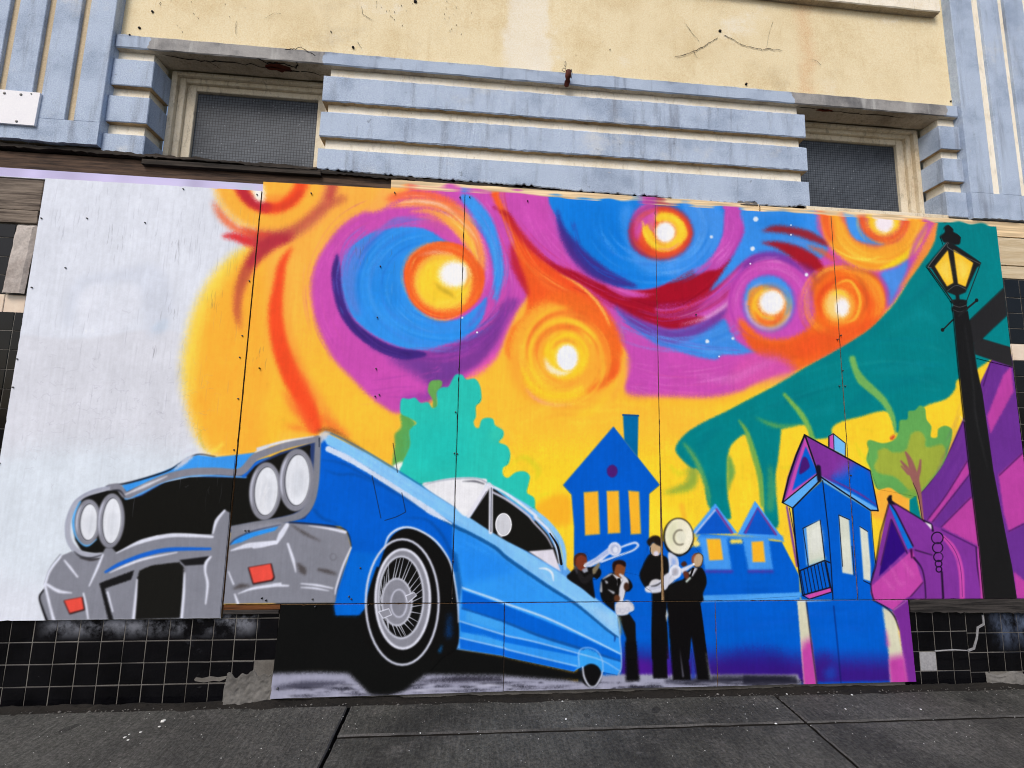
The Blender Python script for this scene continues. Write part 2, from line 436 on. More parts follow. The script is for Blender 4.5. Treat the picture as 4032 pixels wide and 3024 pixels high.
    # -- second swirl: blue bowl
    F('T3 362,200 385,400 450,540 540,690 650,820 780,900 900,945 1010,960 1160,945 1300,880 1450,795 1560,750 1640,670 1690,560 1700,430 1690,150 1000,180', (22, 130, 228), 4)
    F('T3 420,260 800,260 980,400 1000,560 900,740 700,780 520,620', (4, 118, 218), 30, .7)
    F('T3 1380,300 1690,330 1690,560 1560,740 1300,870 1250,720 1450,560', (78, 152, 240), 14, .8)
    F('T3 880,360 980,300 950,500 1040,660 1200,740 1300,800 1120,840 960,700', (84, 158, 244), 14, .6)
    S('T3 385,330 430,500 540,670 680,800 850,890 1010,935', [10, 60, 120, 130, 90, 20], (62, 40, 134), 7, .9)
    arcs('T3', 1200, 420, 560, 480, .62, 1.02, 60, [(40, 140, 236), (96, 170, 246), (6, 110, 214), (60, 130, 230)], 20, 170, .45, (8, 26), .1, 4, (30, 80))
    arcs('T3', 1220, 480, 330, 300, .85, 1.2, 16, [(150, 200, 250), (110, 175, 246)], -50, 110, .45, (5, 14), 0, 3, (30, 80))
    S('T3 1790,300 1785,480 1740,620 1640,760 1580,800', [170, 170, 150, 90, 10], (192, 76, 180), 6)
    S('T3 1700,560 1640,690 1500,820', [10, 50, 10], (206, 90, 190), 5, .8)
    S('T3 1850,480 1820,640 1740,760', [10, 40, 20], (150, 50, 150), 7, .7)
    # blue sky on the right of it
    F('T4 25,300 620,300 610,500 670,640 580,720 300,700 100,690 -20,760 -130,870 -260,970 -180,850 -60,660 10,500', (56, 144, 236), 6)
    F('T4 80,420 400,350 500,450 200,480', (30, 128, 224), 16, .6)
    # lower blue wave
    F('T3 840,1100 960,1190 1160,1270 1350,1285 1550,1250 1700,1190 1750,1290 1800,1360 1900,1430 1980,1440 1850,1470 1690,1475 1640,1510 1500,1492 1300,1430 1170,1390 1000,1270 900,1180', (62, 142, 232), 6)
    S('T3 830,1080 950,1180 1120,1280 1300,1330 1480,1280 1650,1180 1740,1080', [10, 60, 110, 110, 90, 70, 10], (112, 58, 158), 10, .9)
    S('T3 1290,1290 1450,1260 1600,1200', [4, 20, 4], (90, 110, 205), 6, .6)
    S('T3 1340,1370 1600,1440 1850,1440', [10, 50, 10], (100, 170, 244), 8, .6)
    S('T3 860,1130 900,1300 880,1390', [6, 40, 6], (150, 110, 190), 9, .6)
    arcs('T3', 1300, 500, 900, 850, .98, 1.12, 16, [(90, 160, 240), (40, 120, 220)], 60, 105, .4, (6, 18), 0)
    # pink wave over the fourth star
    S('T3 1740,960 1850,800 1960,715 2090,690 2230,740 2360,860', [10, 60, 70, 66, 60, 10], (120, 56, 164), 8, .9)
    S('T3 1350,1240 1550,1185 1720,1080 1830,960 1920,860 2010,780 2110,745 2230,790', [4, 26, 30, 30, 30, 30, 24, 4], (232, 180, 226), 5, .75)
    S('T3 1500,1120 1650,1010 1760,880 1860,780', [20, 70, 60, 10], (206, 86, 190), 7, .7)
    bristles('T3 1790,330 1785,500 1730,640 1620,780', 150, 30, [(210, 96, 196), (170, 56, 160), (222, 130, 210)], .45)
    bristles('T3 1000,1140 1250,1200 1500,1130 1750,940 1950,760 2150,720', 90, 40, [(220, 110, 200), (180, 60, 170), (234, 170, 220), (130, 70, 180)], .4)
    bristles('T3 900,1180 1200,1330 1500,1400 1850,1430', 130, 36, [(90, 160, 245), (46, 124, 222), (110, 100, 205)], .45)
    bristles('T3 500,420 560,640 720,800 950,900', 90, 30, [(40, 60, 160), (80, 50, 150), (20, 100, 210)], .5)
    bristles('M3 960,160 1300,220 1700,200 2100,30', 300, 60, [(216, 100, 196), (188, 66, 168), (230, 140, 206), (222, 90, 160)], .3, (6, 18))
    # -- star inside the second swirl
    F(ell('T3', 1205, 510, 246, 214), (232, 82, 44), 6)
    F('T3 970,480 990,360 1080,280 1170,280 1160,420 1060,480 1020,580 980,570', (206, 80, 172), 8)
    S('T3 985,420 975,520 1010,620 1090,690', [20, 50, 60, 20], (186, 40, 76), 7, .8)
    arcs('T3', 1205, 510, 225, 195, .85, 1.02, 20, [(246, 120, 60), (222, 60, 40), (180, 60, 40)], 0, 360, .4, (8, 24), 0)
    ring('T3', 1232, 505, 128, 118, 76, (250, 206, 48), 6, 1, -110, 190)
    S('T3 1160,360 1130,430 1150,500', [30, 50, 10], (214, 90, 160), 8, .8)
    arcs('T3', 1235, 505, 130, 118, .8, 1.2, 16, [(252, 224, 80), (244, 150, 60), (230, 100, 60)], -90, 200, .5, (5, 14), 0)
    ring('T3', 1205, 510, 246, 214, 26, (110, 50, 120), 8, .55)
    S('T3 1060,420 1080,520 1150,600 1240,630', [8, 26, 24, 6], (252, 214, 60), 4, .9)
    S('T3 1110,390 1120,470 1170,520', [6, 22, 6], (214, 96, 150), 4, .8)
    S('T3 1260,380 1350,430 1400,520 1360,600', [8, 40, 40, 10], (252, 220, 56), 5, .8)
    S('T3 1400,400 1440,520 1380,650', [8, 30, 8], (222, 60, 40), 5, .8)
    S('T3 1180,640 1280,640 1350,590', [6, 18, 6], (240, 130, 140), 4, .7)
    F(ell('T3', 1240, 508, 84, 86), (250, 222, 180), 6)
    F(ell('T3', 1240, 508, 66, 70), (240, 242, 250), 4)
    # -- third star (orange)
    F(ell('T3', 420, 1480, 430, 440), (251, 172, 54), 16)
    S('T3 330,1010 560,1080 740,1230 830,1420 810,1640', [60, 170, 170, 150, 40], (240, 104, 36), 12, .9)
    S('T3 880,1470 900,1600 860,1760 760,1880', [30, 60, 50, 8], (252, 176, 60), 10, .8)
    S('M3 880,-40 840,120 740,220 600,300', [10, 70, 60, 8], (238, 92, 36), 10, .8)
    ring('T3', 440, 1490, 262, 290, 60, (254, 208, 52), 9, .9, 60, 330)
    ring('T3', 440, 1490, 330, 350, 40, (253, 200, 60), 9, .8, 70, 230, taper=True)
    ring('T3', 440, 1480, 290, 330, 40, (238, 100, 40), 8, .75, 190, 330, taper=True)
    ring('T3', 440, 1490, 224, 236, 56, (242, 126, 44), 8, .9, 150, 320, taper=True)
    F(ell('T3', 450, 1480, 186, 190), (251, 204, 44), 8)
    arcs('T3', 450, 1485, 300, 310, .5, 1.25, 60, [(254, 216, 60), (246, 140, 50), (250, 186, 60), (236, 100, 40), (252, 200, 50)], 0, 360, .45, (6, 26), .15, 4, (40, 110))
    ring('T3', 455, 1490, 120, 130, 24, (232, 130, 60), 5, .7, 200, 330, taper=True)
    S('T3 290,1500 330,1580 420,1620 500,1600', [10, 50, 40, 8], (252, 236, 210), 5, .9)
    F(ell('T3', 466, 1495, 92, 108), (252, 226, 130), 6)
    F(ell('T3', 466, 1498, 80, 98), (234, 238, 250), 3)
    S('M3 140,260 220,340 340,385 520,385', [6, 22, 22, 4], (238, 160, 170), 6, .6)
    S('M3 110,100 180,230 300,310 460,330 620,290', [20, 60, 66, 60, 10], (254, 214, 40), 9, .7)
    S('T3 410,840 560,925 680,1035 760,1150 802,1250', [4, 16, 20, 18, 6], (252, 184, 80), 3)
    S('M3 520,480 650,440 800,330', [20, 50, 10], (254, 214, 50), 10, .7)
    # -- orange ground of the fifth star, magenta above and below
    F(ell('T4', 215, 1060, 335, 320), (200, 78, 184), 9)
    F('T4 540,900 600,820 720,780 860,790 1000,815 1080,880 1125,1000 1115,1130 1010,1270 720,1450 420,1600 300,1540 100,1450 20,1330 -40,1220 0,1200 150,1330 330,1350 470,1300 560,1180', (244, 108, 34), 9)
    F('T4 -40,1250 60,1330 200,1380 350,1370 500,1300 600,1400 450,1500 250,1520 100,1450', (232, 88, 36), 10, .85)
    F('T4 0,1500 260,1480 420,1600 200,1700 -100,1720', (214, 84, 172), 16, .85)
    S('M3 1500,170 1750,190 1950,100 2150,10', [20, 66, 50, 8], (216, 120, 200), 12, .5)
    S('T4 470,1180 520,1060 480,900', [6, 36, 6], (222, 120, 200), 7, .6)
    arcs('T4', 215, 1060, 330, 320, .78, .98, 26, [(214, 96, 196), (176, 60, 170), (226, 140, 210)], 150, 400, .4, (6, 22), 0)
    # dark red flames
    S('T4 150,500 250,482 400,500 520,535 660,600', [6, 56, 60, 70, 40], (150, 32, 44), 7, .95)
    S('T4 150,590 280,610 420,670 540,745 620,800', [8, 56, 110, 130, 50], (164, 22, 36), 7, .98)
    S('T4 300,560 460,590 640,650', [6, 20, 6], (120, 140, 210), 7, .7)
    S('T4 520,620 640,670 720,730', [20, 50, 30], (226, 90, 40), 9, .8)
    S('T4 580,880 520,800 420,740', [30, 60, 10], (110, 36, 110), 9, .6)
    # -- fourth star
    F(ell('T4', 205, 1070, 196, 208), (70, 152, 240), 7)
    F('T4 60,1180 120,1270 240,1290 330,1220 380,1100 340,1060 240,1160 120,1140', (220, 130, 130), 10, .8)
    F(ell('T4', 200, 1090, 158, 168), (238, 120, 50), 8)
    ring('T4', 200, 1080, 178, 190, 22, (232, 190, 220), 5, .75, 20, 250)
    ring('T4', 205, 1080, 120, 120, 60, (250, 196, 50), 8, .9, 80, 260)
    ring('T4', 215, 1090, 140, 150, 44, (236, 180, 60), 8, .7, -20, 90)
    arcs('T4', 205, 1080, 160, 165, .65, 1.1, 30, [(252, 210, 70), (240, 110, 50), (90, 160, 240), (236, 180, 200)], 0, 360, .4, (6, 16), 0)
    S('T4 160,950 260,920 350,980 380,1080', [20, 60, 60, 8], (84, 140, 200), 9, .6)
    ring('T4', 205, 1070, 205, 216, 22, (104, 84, 190), 7, .6)
    S('T4 20,1040 60,930 160,880 280,890 370,970', [20, 44, 50, 44, 10], (62, 150, 240), 6, .85)
    S('T4 50,1080 70,980 150,940', [20, 50, 20], (240, 150, 50), 6, .8)
    S('T4 90,1130 140,1200 240,1220 320,1170', [8, 40, 40, 8], (236, 92, 44), 6, .7)
    S('T4 300,980 360,1060 340,1160', [8, 36, 10], (96, 150, 190), 6, .7)
    F(ell('T4', 225, 1062, 102, 100), (250, 232, 190), 7)
    F(ell('T4', 228, 1060, 86, 84), WH, 6)
    # -- fifth star
    arcs('T4', 770, 1080, 330, 330, .45, 1.0, 60, [(250, 150, 44), (228, 84, 34), (246, 120, 40), (252, 176, 60)], 0, 360, .42, (8, 30), .1)
    S('T4 720,800 900,830 1040,920 1095,1050 1060,1180', [8, 40, 50, 46, 8], (250, 160, 50), 7, .8)
    S('T4 890,850 960,960 970,1080 920,1180', [6, 26, 26, 6], (196, 84, 40), 7, .8)
    S('T4 700,930 830,890 905,980 920,1080 880,1190 790,1220', [8, 22, 20, 20, 24, 8], (252, 190, 60), 4, .9)
    F('T4 560,1300 800,1250 1000,1180 1080,1190 980,1290 720,1440 480,1520 420,1420', (234, 84, 36), 14, .7)
    S('T4 520,1130 545,960 620,850 720,800', [10, 34, 30, 10], (176, 84, 60), 9, .55)
    S('T4 720,700 850,790 1000,830 1090,900', [8, 30, 24, 8], (186, 100, 60), 8, .55)
    S('T4 620,1180 600,1040 660,940 760,890', [10, 50, 50, 10], (226, 70, 34), 8, .7)
    S('T4 960,960 1010,1080 960,1200', [8, 50, 10], (232, 84, 36), 8, .6)
    F(ell('T4', 755, 1090, 128, 138), (248, 170, 60), 10, .9)
    F(ell('T4', 745, 1080, 92, 110), (251, 206, 120), 10)
    S('T4 700,1000 760,980 830,1020', [10, 26, 8], (250, 214, 50), 6, .9)
    F(ell('T4', 780, 1100, 54, 70), (246, 244, 250), 8)
    S('T4 580,870 640,810 740,790', [6, 22, 6], (252, 170, 60), 6, .8)
    # -- sixth star, cut by the top edge
    F('T4 600,330 625,500 700,640 820,745 950,805 1060,815 1180,775 1300,690 1400,560 1480,420 1560,380 1560,250 700,250', (247, 166, 50), 7)
    F('T4 600,350 680,350 720,560 660,560', (240, 92, 46), 9, .85)
    S('T4 590,350 600,470 625,540', [24, 36, 8], (206, 80, 160), 7, .8)
    F('T4 800,330 830,500 900,585 1050,628 1120,600 1240,560 1300,420 1290,300', (206, 74, 120), 9, .7)
    F('T4 810,340 832,490 905,575 1050,608 1115,590 1010,530 950,450 930,340', (66, 150, 238), 6)
    S('T4 920,360 960,480 1060,560 1180,560 1270,470 1290,380', [50, 60, 60, 60, 50, 40], (234, 92, 48), 7)
    F(ell('T4', 1110, 425, 128, 108), (250, 200, 48), 7)
    arcs('T4', 1110, 430, 200, 180, .5, 1.1, 22, [(252, 220, 70), (238, 110, 50), (250, 170, 60)], 0, 180, .45, (5, 16), 0)
    arcs('T4', 1080, 420, 420, 370, .7, .98, 34, [(252, 196, 60), (250, 150, 40), (254, 214, 80), (240, 140, 40)], 10, 170, .4, (8, 26), 0)
    S('T4 1430,470 1340,640 1220,740 1070,800', [30, 56, 60, 10], (246, 214, 36), 6, .9)
    S('T4 720,640 830,700 960,725 1090,700', [6, 18, 16, 4], (254, 220, 80), 3, .8)
    F(ell('T4', 1112, 435, 74, 78), (246, 236, 244), 8)
    # blue gap and magenta rims by the teal hill
    F('T4 1080,835 1200,785 1310,725 1290,850 1210,1000 1150,1090 1130,950', (76, 142, 230), 7)
    S('T4 1470,420 1380,560 1330,680 1290,850 1160,1090', [30, 40, 36, 30, 10], (190, 76, 178), 7, .85)
    S('T4 1000,815 1090,880 1140,1000 1140,1110', [8, 26, 30, 10], (178, 66, 150), 7, .7)
    S('T4 1560,430 1450,640 1340,820 1230,960', [90, 90, 60, 8], (246, 152, 48), 7, .85)
    for s, r in (('T4 100,405', 18), ('T4 75,638', 16), ('T4 500,843', 12), ('T3 1603,545', 10), ('T3 1570,1368', 14), ('T3 1772,1345', 10), ('T4 378,528', 5), ('T4 378,452', 4), ('T4 58,756', 5), ('T3 1664,1487', 5), ('T2 1640,1182', 6), ('T2 1757,1298', 6)):
        p = T(s)[0]
        F(ell('W', p[0], p[1], r / 2 + 1, r / 2 + 1, n=12), (232, 240, 252), 2.2 if r > 8 else .8, .95)
    # yellow rim under the magenta and green-yellow shading round the houses
    S('M3 900,300 1000,345 1300,360 1600,362 1850,310 M4 160,230 350,150', [40, 60, 70, 70, 60, 40, 6], (253, 190, 50), 12, .9)
    for s, w in (('M3 1250,850 1350,930 1420,900', [10, 50, 8]), ('M3 0,880 120,800 240,900 200,1000', [10, 40, 40, 8]), ('M3 200,1140 300,1090 380,1110', [6, 30, 6]), ('M4 880,680 930,780 990,880', [8, 40, 30]), ('M4 300,880 420,880', [10, 30]), ('M3 1240,1080 1400,1050 1480,960', [14, 60, 50])):
        S(s, w, (208, 214, 40), 8, .6)
    F('M3 1140,1240 1360,1200 1420,1220 1430,1440 1160,1440', (250, 222, 50), 8, .8)
    S('M3 1370,1180 1390,1290 1400,1420', [44, 44, 30], (250, 180, 48), 6, .7)
    F('M3 200,1220 330,1110 480,1110 500,1300 400,1350 260,1290', (251, 176, 40), 10, .85)
    F('M4 1000,1240 1060,1060 1180,1040 1300,1120 1320,1250 1130,1300', (252, 178, 60), 8)
    bristles('M2 1900,560 2050,800 2150,1000', 300, 40, [(254, 216, 70), (246, 170, 50), (250, 226, 60)], .35, (8, 26), 5)
    bristles('M3 60,560 400,430 800,420 1150,420', 300, 60, [(252, 196, 60), (246, 166, 52), (254, 216, 60)], .4, (8, 28), 6)
    bristles('M3 40,950 250,800 420,720', 200, 30, [(250, 226, 50), (226, 200, 40), (214, 190, 50)], .4, (6, 20), 5)
    bristles('M3 1230,560 1300,760 1260,1000', 200, 30, [(250, 200, 50), (252, 228, 60), (216, 214, 50)], .4, (6, 20), 5)
    bristles('M3 1800,760 1850,1000 1830,1250', 180, 24, [(250, 236, 60), (240, 200, 40), (216, 214, 50)], .4, (6, 16), 4)
    bristles('M4 800,560 1000,580 1160,560', 160, 24, [(250, 226, 60), (244, 186, 40), (226, 200, 40)], .4, (6, 18), 5)
    # -- teal hill with dripping trunks
    S('M3 1460,900 1440,1010 1320,1060 1220,1085', [90, 80, 40, 6], (120, 160, 70), 10, .75)
    hill = 'T4 1610,330 1500,600 1400,760 1300,900 1200,1060 1100,1170 1000,1270 850,1370 700,1460 500,1570 350,1660 M3 2060,262 1852,370 1700,450 1550,520 1420,600 1342,680 1322,750 1368,815 1440,880 1500,900 1545,1000 1590,1200 1750,1290 1730,1100 1728,900 1740,750 1790,670 1880,625 1930,760 1990,950 2030,1290 2130,1340 2105,1000 2130,800 2152,600 M4 310,577 500,547 540,650 690,640 700,575 760,525 900,487 1140,440 1210,610 1350,500 1430,400 1600,340 1670,260 1690,190 1850,100 1960,20 T4 2160,1350 2120,900 2100,300'
    F(hill, TL, 3)
    mask_to(hill)
    for s, w in (('T4 300,1640 700,1480 1000,1300 1180,1130', [10, 40, 40, 10]), ('M4 150,420 400,330 620,280', [10, 70, 10]), ('M4 800,420 1000,300 1300,200 1550,160', [20, 90, 80, 10]), ('T4 1250,1100 1500,900', [30, 60]), ('M3 1500,800 1560,640 1700,560', [20, 80, 20])):
        S(s, w, (0, 118, 130), 10, .5)
    for s, w in (('T4 1150,1300 1400,1150 1550,1250', [20, 90, 10]), ('M4 1050,120 1400,90', [30, 80]), ('M4 450,470 700,420', [10, 60])):
        S(s, w, (8, 142, 150), 12, .5)
    bristles('M3 1400,640 1700,520 M4 100,360 600,180 1100,60 1600,100', 380, 70, [(6, 142, 150), (0, 116, 126), (20, 150, 152), (0, 124, 140)], .3, (8, 30), 4)
    mask_to()
    F('M3 1735,780 1775,850 1788,930 1755,1010 1735,1070 1728,900', (112, 166, 78), 5)
    S('T4 860,1505 885,1590 M4 930,190 1010,265 1100,350 1160,445 1190,530 1200,620', [50, 50, 70, 64, 56, 44, 30, 10], (112, 176, 92), 3)
    S('M4 325,305 400,390 460,465 515,560 555,660', [24, 36, 44, 40, 30], (118, 178, 84), 3)
    S('M3 1820,510 1880,600 1930,750 1985,950 2005,1180', [10, 34, 44, 44, 30], (116, 172, 80), 4)
    S('M3 1385,690 1460,790 1525,920 1575,1070 1592,1190', [16, 34, 34, 26, 10], (104, 168, 90), 5, .9)
    S('M4 100,490 240,548 360,555 480,535', [6, 36, 20, 6], (110, 172, 80), 6, .75)
    S('M4 215,880 225,1050 215,1200', [30, 70, 60], (70, 154, 104), 8, .75)
    F('M4 1175,630 1195,630 1180,665 1155,655', (196, 60, 50), 3)
    # -- turquoise tree
    F('M2 1370,280 1390,205 1470,195 1478,240 1440,300 1445,400 1410,412 1405,345', (102, 166, 84), 2.5)
    F('M2 1150,465 1205,465 1262,520 1265,560 1228,610 1240,700 1205,790 1170,850 1090,885 1110,700 1110,620 1160,560', (96, 166, 80), 3)
    F('M2 1085,880 1180,840 1200,960 1170,950', (236, 240, 234), 4)
    F('M2 1590,150 1640,152 1672,188 1740,183 1780,240 1792,330 1780,370 1748,400 1748,480 1730,520 1742,562 1772,568 1790,510 1830,490 1882,500 1900,550 1960,590 1962,640 1928,682 1990,710 2018,770 2005,850 1962,885 1962,940 2000,962 2060,920 2130,912 2172,950 2160,1020 2150,1080 2205,1120 2212,1190 2190,1280 1600,1300 1180,980 1170,850 1200,780 1230,700 1222,600 1250,560 1280,530 1222,490 1160,460 1150,400 1165,338 1220,342 1270,333 1312,372 1370,368 1405,412 1442,390 1440,290 1480,250 1530,245 1562,188', TG, 2)
    F('M2 1250,600 1500,500 1700,700 1600,900 1300,900', (26, 190, 182), 40, .5)
    F('M2 1900,560 1955,600 1920,680 1850,640', (60, 204, 176), 10, .5)
    # -- blue town: long wall, tall house
    Q('M3 530,1440 1110,1440 1450,1510 1520,1400 2180,1470 B4 300,60 440,330 450,560 B4 430,1110 B3 560,1190 B3 530,500', CB, 2)
    Q('M3 905,466 1026,470 1020,800 915,670', (0, 104, 166), 1.5)
    S('M3 905,468 1026,474', 14, (20, 80, 140), 1)
    Q('M3 830,558 1195,1018 1112,1088 1108,1660 520,1660 520,1350 500,1095 433,1020', (0, 90, 204), 2)
    for s in ('M3 596,1078 708,1068 722,1405 606,1414', 'M3 776,1068 870,1065 882,1396 786,1400', 'M3 947,1065 1030,1072 1044,1402 966,1406'):
        Q(s, (246, 180, 44), 1.5)
        S(s, 9, (196, 176, 60), 2, .6, smooth=False)
    F(ell('M3', 820, 910, 42, 50), (76, 28, 114), 2.5)
    Q('B4 425,520 1180,520 1180,1230 425,1230', (0, 92, 206), 2)
    # twin gables
    for a, b, c in (('M3 1440,1400 1632,1163 1808,1400', 'M3 1475,1410 1630,1215 1765,1400', 'M3 1640,1210 1765,1395'), ('M3 1806,1410 1945,1143 2190,1470 2090,1440', 'M3 1850,1400 1965,1195 2115,1415', 'M3 1870,1395 1965,1200 2110,1410')):
        Q(a, (72, 158, 246), 2.5)
        Q(b, (10, 86, 200), 2.5)
        S(c, 18, (112, 60, 152), 2, smooth=False)
    S('M3 1475,1400 1630,1218', 14, (186, 196, 236), 2, .9)
    for a, b in (('M3 1500,1425 1722,1425 1762,1688 1555,1690', 'M3 1562,1440 1672,1438 1695,1608 1585,1614'), ('M3 1845,1430 2050,1425 2087,1688 1893,1690', 'M3 1917,1466 2010,1460 2026,1626 1926,1626')):
        Q(a, (66, 152, 242), 4)
        Q(b, (250, 184, 42), 2)
        S(b + ' ' + b[3:].split()[0], 7, (150, 180, 200), 1.5, .6, smooth=False)
    S('M3 1560,1700 1765,1700', 20, (90, 44, 160), 3, .8)
    S('M3 1895,1700 2085,1700', 20, (90, 44, 160), 3, .8)
    Q('M3 1748,1446 1842,1440 1846,1478 1750,1480', (246, 220, 90), 3)
    Q('M3 1455,1460 1500,1450 1512,1500 1460,1508', (250, 226, 120), 3)
    Q('M3 1460,1408 2180,1420 2180,1450 1500,1440', (60, 146, 240), 4, .8)
    Q('B3 1520,488 2211,468 B4 450,462 482,500 400,524 0,532 B3 1520,545', (78, 164, 246), 2.5)
    # yellow sky wedge left of the leaning house
    Q('M4 310,1180 345,1190 425,1660 B4 440,300 380,180 320,60', (250, 206, 50), 3)
    # indigo gradient along the foot of the blue wall
    Q('B3 900,640 2211,640 B4 1160,640 1160,1165 B3 890,1200', (58, 22, 128), 3, .95, fade=[(2900, 2520), (2900, 2640)])
    F('B3 1750,960 1950,900 2150,950 2211,1110 1700,1110', (44, 16, 120), 22, .55)
    F('B4 560,1000 660,930 700,1060 620,1120', (60, 20, 120), 16, .6)
    F('B4 640,1080 720,1050 740,1130 660,1160', (10, 90, 200), 12, .5)
    F('B3 980,1000 1120,1020 1130,1120 1000,1120', (84, 24, 150), 12, .7)
    bristles('B3 950,700 1500,720 2211,700 B4 1000,700', 500, 60, [(10, 104, 216), (0, 80, 190), (20, 90, 210)], .3, (10, 30), 6)
    bristles('B3 560,300 1000,300 1500,420 2200,400', 300, 40, [(16, 104, 216), (0, 78, 186)], .28, (10, 26), 5)
    # -- pavement strip of the picture
    Q('B2 60,1060 2211,1080 B3 540,1160 700,1120 900,1110 2211,1115 B4 430,1112 470,1196 0,1220 B3 2211,1240 0,1275 B2 2000,1290 60,1370', (156, 158, 180), 3)
    g2 = np.random.default_rng(11)
    for k in range(230):
        u = g2.uniform(1070, 3130)
        v = g2.uniform(2672, 2716) + (3130 - u) * .014
        L = g2.uniform(20, 160)
        dark = g2.random() < (.62 if u < 2300 else .8)
        S(np.array([(u, v), (u + L / 2, v + g2.uniform(-3, 3)), (u + L, v - L * .01)]), [1, g2.uniform(4, 20), 1], (26, 26, 36) if dark else (196, 198, 216), 1.6, g2.uniform(.4, .9), holes=.5)
    S('B2 160,1215 400,1195 720,1180', [14, 60, 20], (50, 50, 66), 6, .8)
    S('B2 1290,1170 1600,1150 1950,1150', [8, 40, 30], (26, 24, 34), 5, .9)
    S('B3 1250,1165 1700,1150 2211,1150', [30, 60, 40], (30, 30, 44), 6, .8)
    Q('B4 0,1120 420,1125 430,1185 0,1190', (26, 26, 40), 4, .8)
    # -- black under the car
    Q('B2 170,530 1640,548 1625,905 1960,962 2211,1022 B3 0,975 520,1088 585,1050 600,1175 540,1165 300,1148 0,1125 B2 1960,1120 1350,1112 1270,1172 1180,1240 1050,1280 920,1272 860,1215 790,1145 740,1102 500,1095 90,1106', (15, 16, 16), 5)
    # -- car body
    Q('M2 1300,1040 1600,975 1850,1010 2211,1260 M3 300,1320 400,1460 440,1640 B3 700,530 880,660 885,1100 0,970 B2 1500,900 1500,300 M2 700,800', (90, 160, 235), 2)
    Q('M1 900,1060 1300,1000 1900,900 2211,760 M2 440,690 545,650 500,1150 650,1350 740,1420 720,1660 B2 640,540 0,545 B1 1760,550 M1 1830,1400', (40, 60, 110), 2)
    F('M2 520,640 545,632 590,640 900,880 1180,1080 1570,1330 1600,1640 B2 1610,300 1100,330 960,300 890,570 830,642 645,646 630,570 655,470 765,115 M2 762,1480 735,1390 680,1345 280,1305 400,1285 455,1210 490,1110 508,900', CB, 1.5, smooth=False)
    Q('B2 632,560 640,645 820,648 880,580 960,300 1000,160 780,140 650,500', (4, 112, 222), 6, .6)
    Q('M2 1565,1325 1700,1385 1900,1500 2000,1580 B3 0,185 300,400 540,560 800,780 872,820 890,945 890,1060 862,1115 750,1092 580,1050 520,1087 0,977 B2 1960,962 1625,906 1612,700 1640,420 1605,250 1560,110', CL, 1.5)
    Q('M2 1570,1340 1800,1460 2000,1600 B3 100,300 B2 1700,380 1640,400 1600,200', (24, 128, 236), 14, .6)
    Q('B2 1640,445 1960,560 2000,575 B3 300,692 600,822 890,957 890,1002 600,912 250,800 0,702 B2 1960,695 1640,585', (2, 96, 210), 2)
    S('B2 1640,590 1980,700 B3 250,806 600,915 885,1004', [14, 20, 24, 16], (8, 70, 150), 2, .8)
    Q('B2 1622,694 1970,798 B3 0,806 200,852 560,945 540,965 0,862 B2 1960,855 1630,772', (8, 108, 222), 2)
    Q('B2 1620,822 1960,900 2000,915 B3 300,990 545,1050 520,1088 0,977 B2 1960,962 1625,906', (10, 104, 220), 2)
    Q('B2 1650,785 1800,800 1960,850 1960,895 1640,815', (60, 162, 246), 3, .9)
    Q('B2 1672,612 1960,700 1960,770 1672,685', (66, 166, 246), 4, .8)
    Q('B3 565,930 620,905 700,935 742,1000 750,1088 580,1048 555,1040', (52, 160, 245), 3)
    S('B3 800,770 840,800 838,850', [6, 12, 6], (10, 40, 120), 1.5)
    bristles('M2 700,860 900,1050 1150,1230 1450,1380', 300, 36, [(8, 104, 218), (0, 80, 190)], .3, (8, 24), 5)
    bristles('M2 1600,1420 1900,1580 B3 300,480 820,860', 200, 40, [(60, 160, 248), (36, 136, 238), (86, 176, 250)], .35, (6, 22), 4)
    # pale shoulder, highlight and edges
    Q('M2 545,640 590,618 880,760 1310,1020 1720,1280 2120,1530 B3 430,322 680,500 858,640 876,822 800,762 540,545 300,388 0,182 M2 1900,1500 1560,1310 1180,1070 900,880 575,700', CP, 1.5)
    bristles('M2 640,680 1200,1040 1700,1350 B3 300,330 700,620', 70, 40, [(150, 208, 252), (104, 180, 246), (170, 216, 252)], .4, (5, 16), 3)
    Q('B3 640,560 850,650 868,800 700,660', (170, 214, 250), 10, .6)
    S('M2 640,760 900,905 1180,1090 1560,1332 1700,1400 1900,1512 B3 0,200 300,408 540,562 800,775 870,818', [10, 26, 28, 26, 28, 28, 28, 26, 22, 18, 8], (16, 84, 150), 2.5, .9)
    S('M2 585,735 720,800 900,905 1180,1085 1400,1230 1560,1325', [46, 50, 40, 40, 50, 8], (214, 226, 246), 2.5, .95)
    S('M2 540,640 590,606 880,755 1310,1018 1720,1278', [6, 12, 14, 12, 10], (30, 110, 180), 2, .85)
    S('M2 500,600 560,585 640,600 760,680 870,750', [20, 30, 26, 20, 6], (110, 70, 50), 5, .7)
    F('M2 500,640 545,600 600,610 560,660 520,690', (206, 206, 210), 3, .9)
    for s, w in (('B2 1635,425 1900,518 2000,558 B3 300,664 600,805 890,950', [14, 18, 16, 16, 14, 10]), ('B2 1618,690 1960,795 B3 0,808 200,850 560,946 740,1000 885,1085', [8, 10, 10, 9, 8, 6, 5]), ('B2 1615,820 1960,900 B3 0,915 300,988 545,1045', [8, 9, 9, 8, 8])):
        S(s, w, (184, 216, 250), 1.5)
    S('B3 858,640 880,720 882,830 892,950 892,1060 868,1112', [14, 10, 8, 8, 8, 10], (176, 214, 250), 1.5)
    S('B3 560,1050 560,930 620,898 700,925 742,1000 748,1090', 9, (160, 200, 248), 1.5, .8)
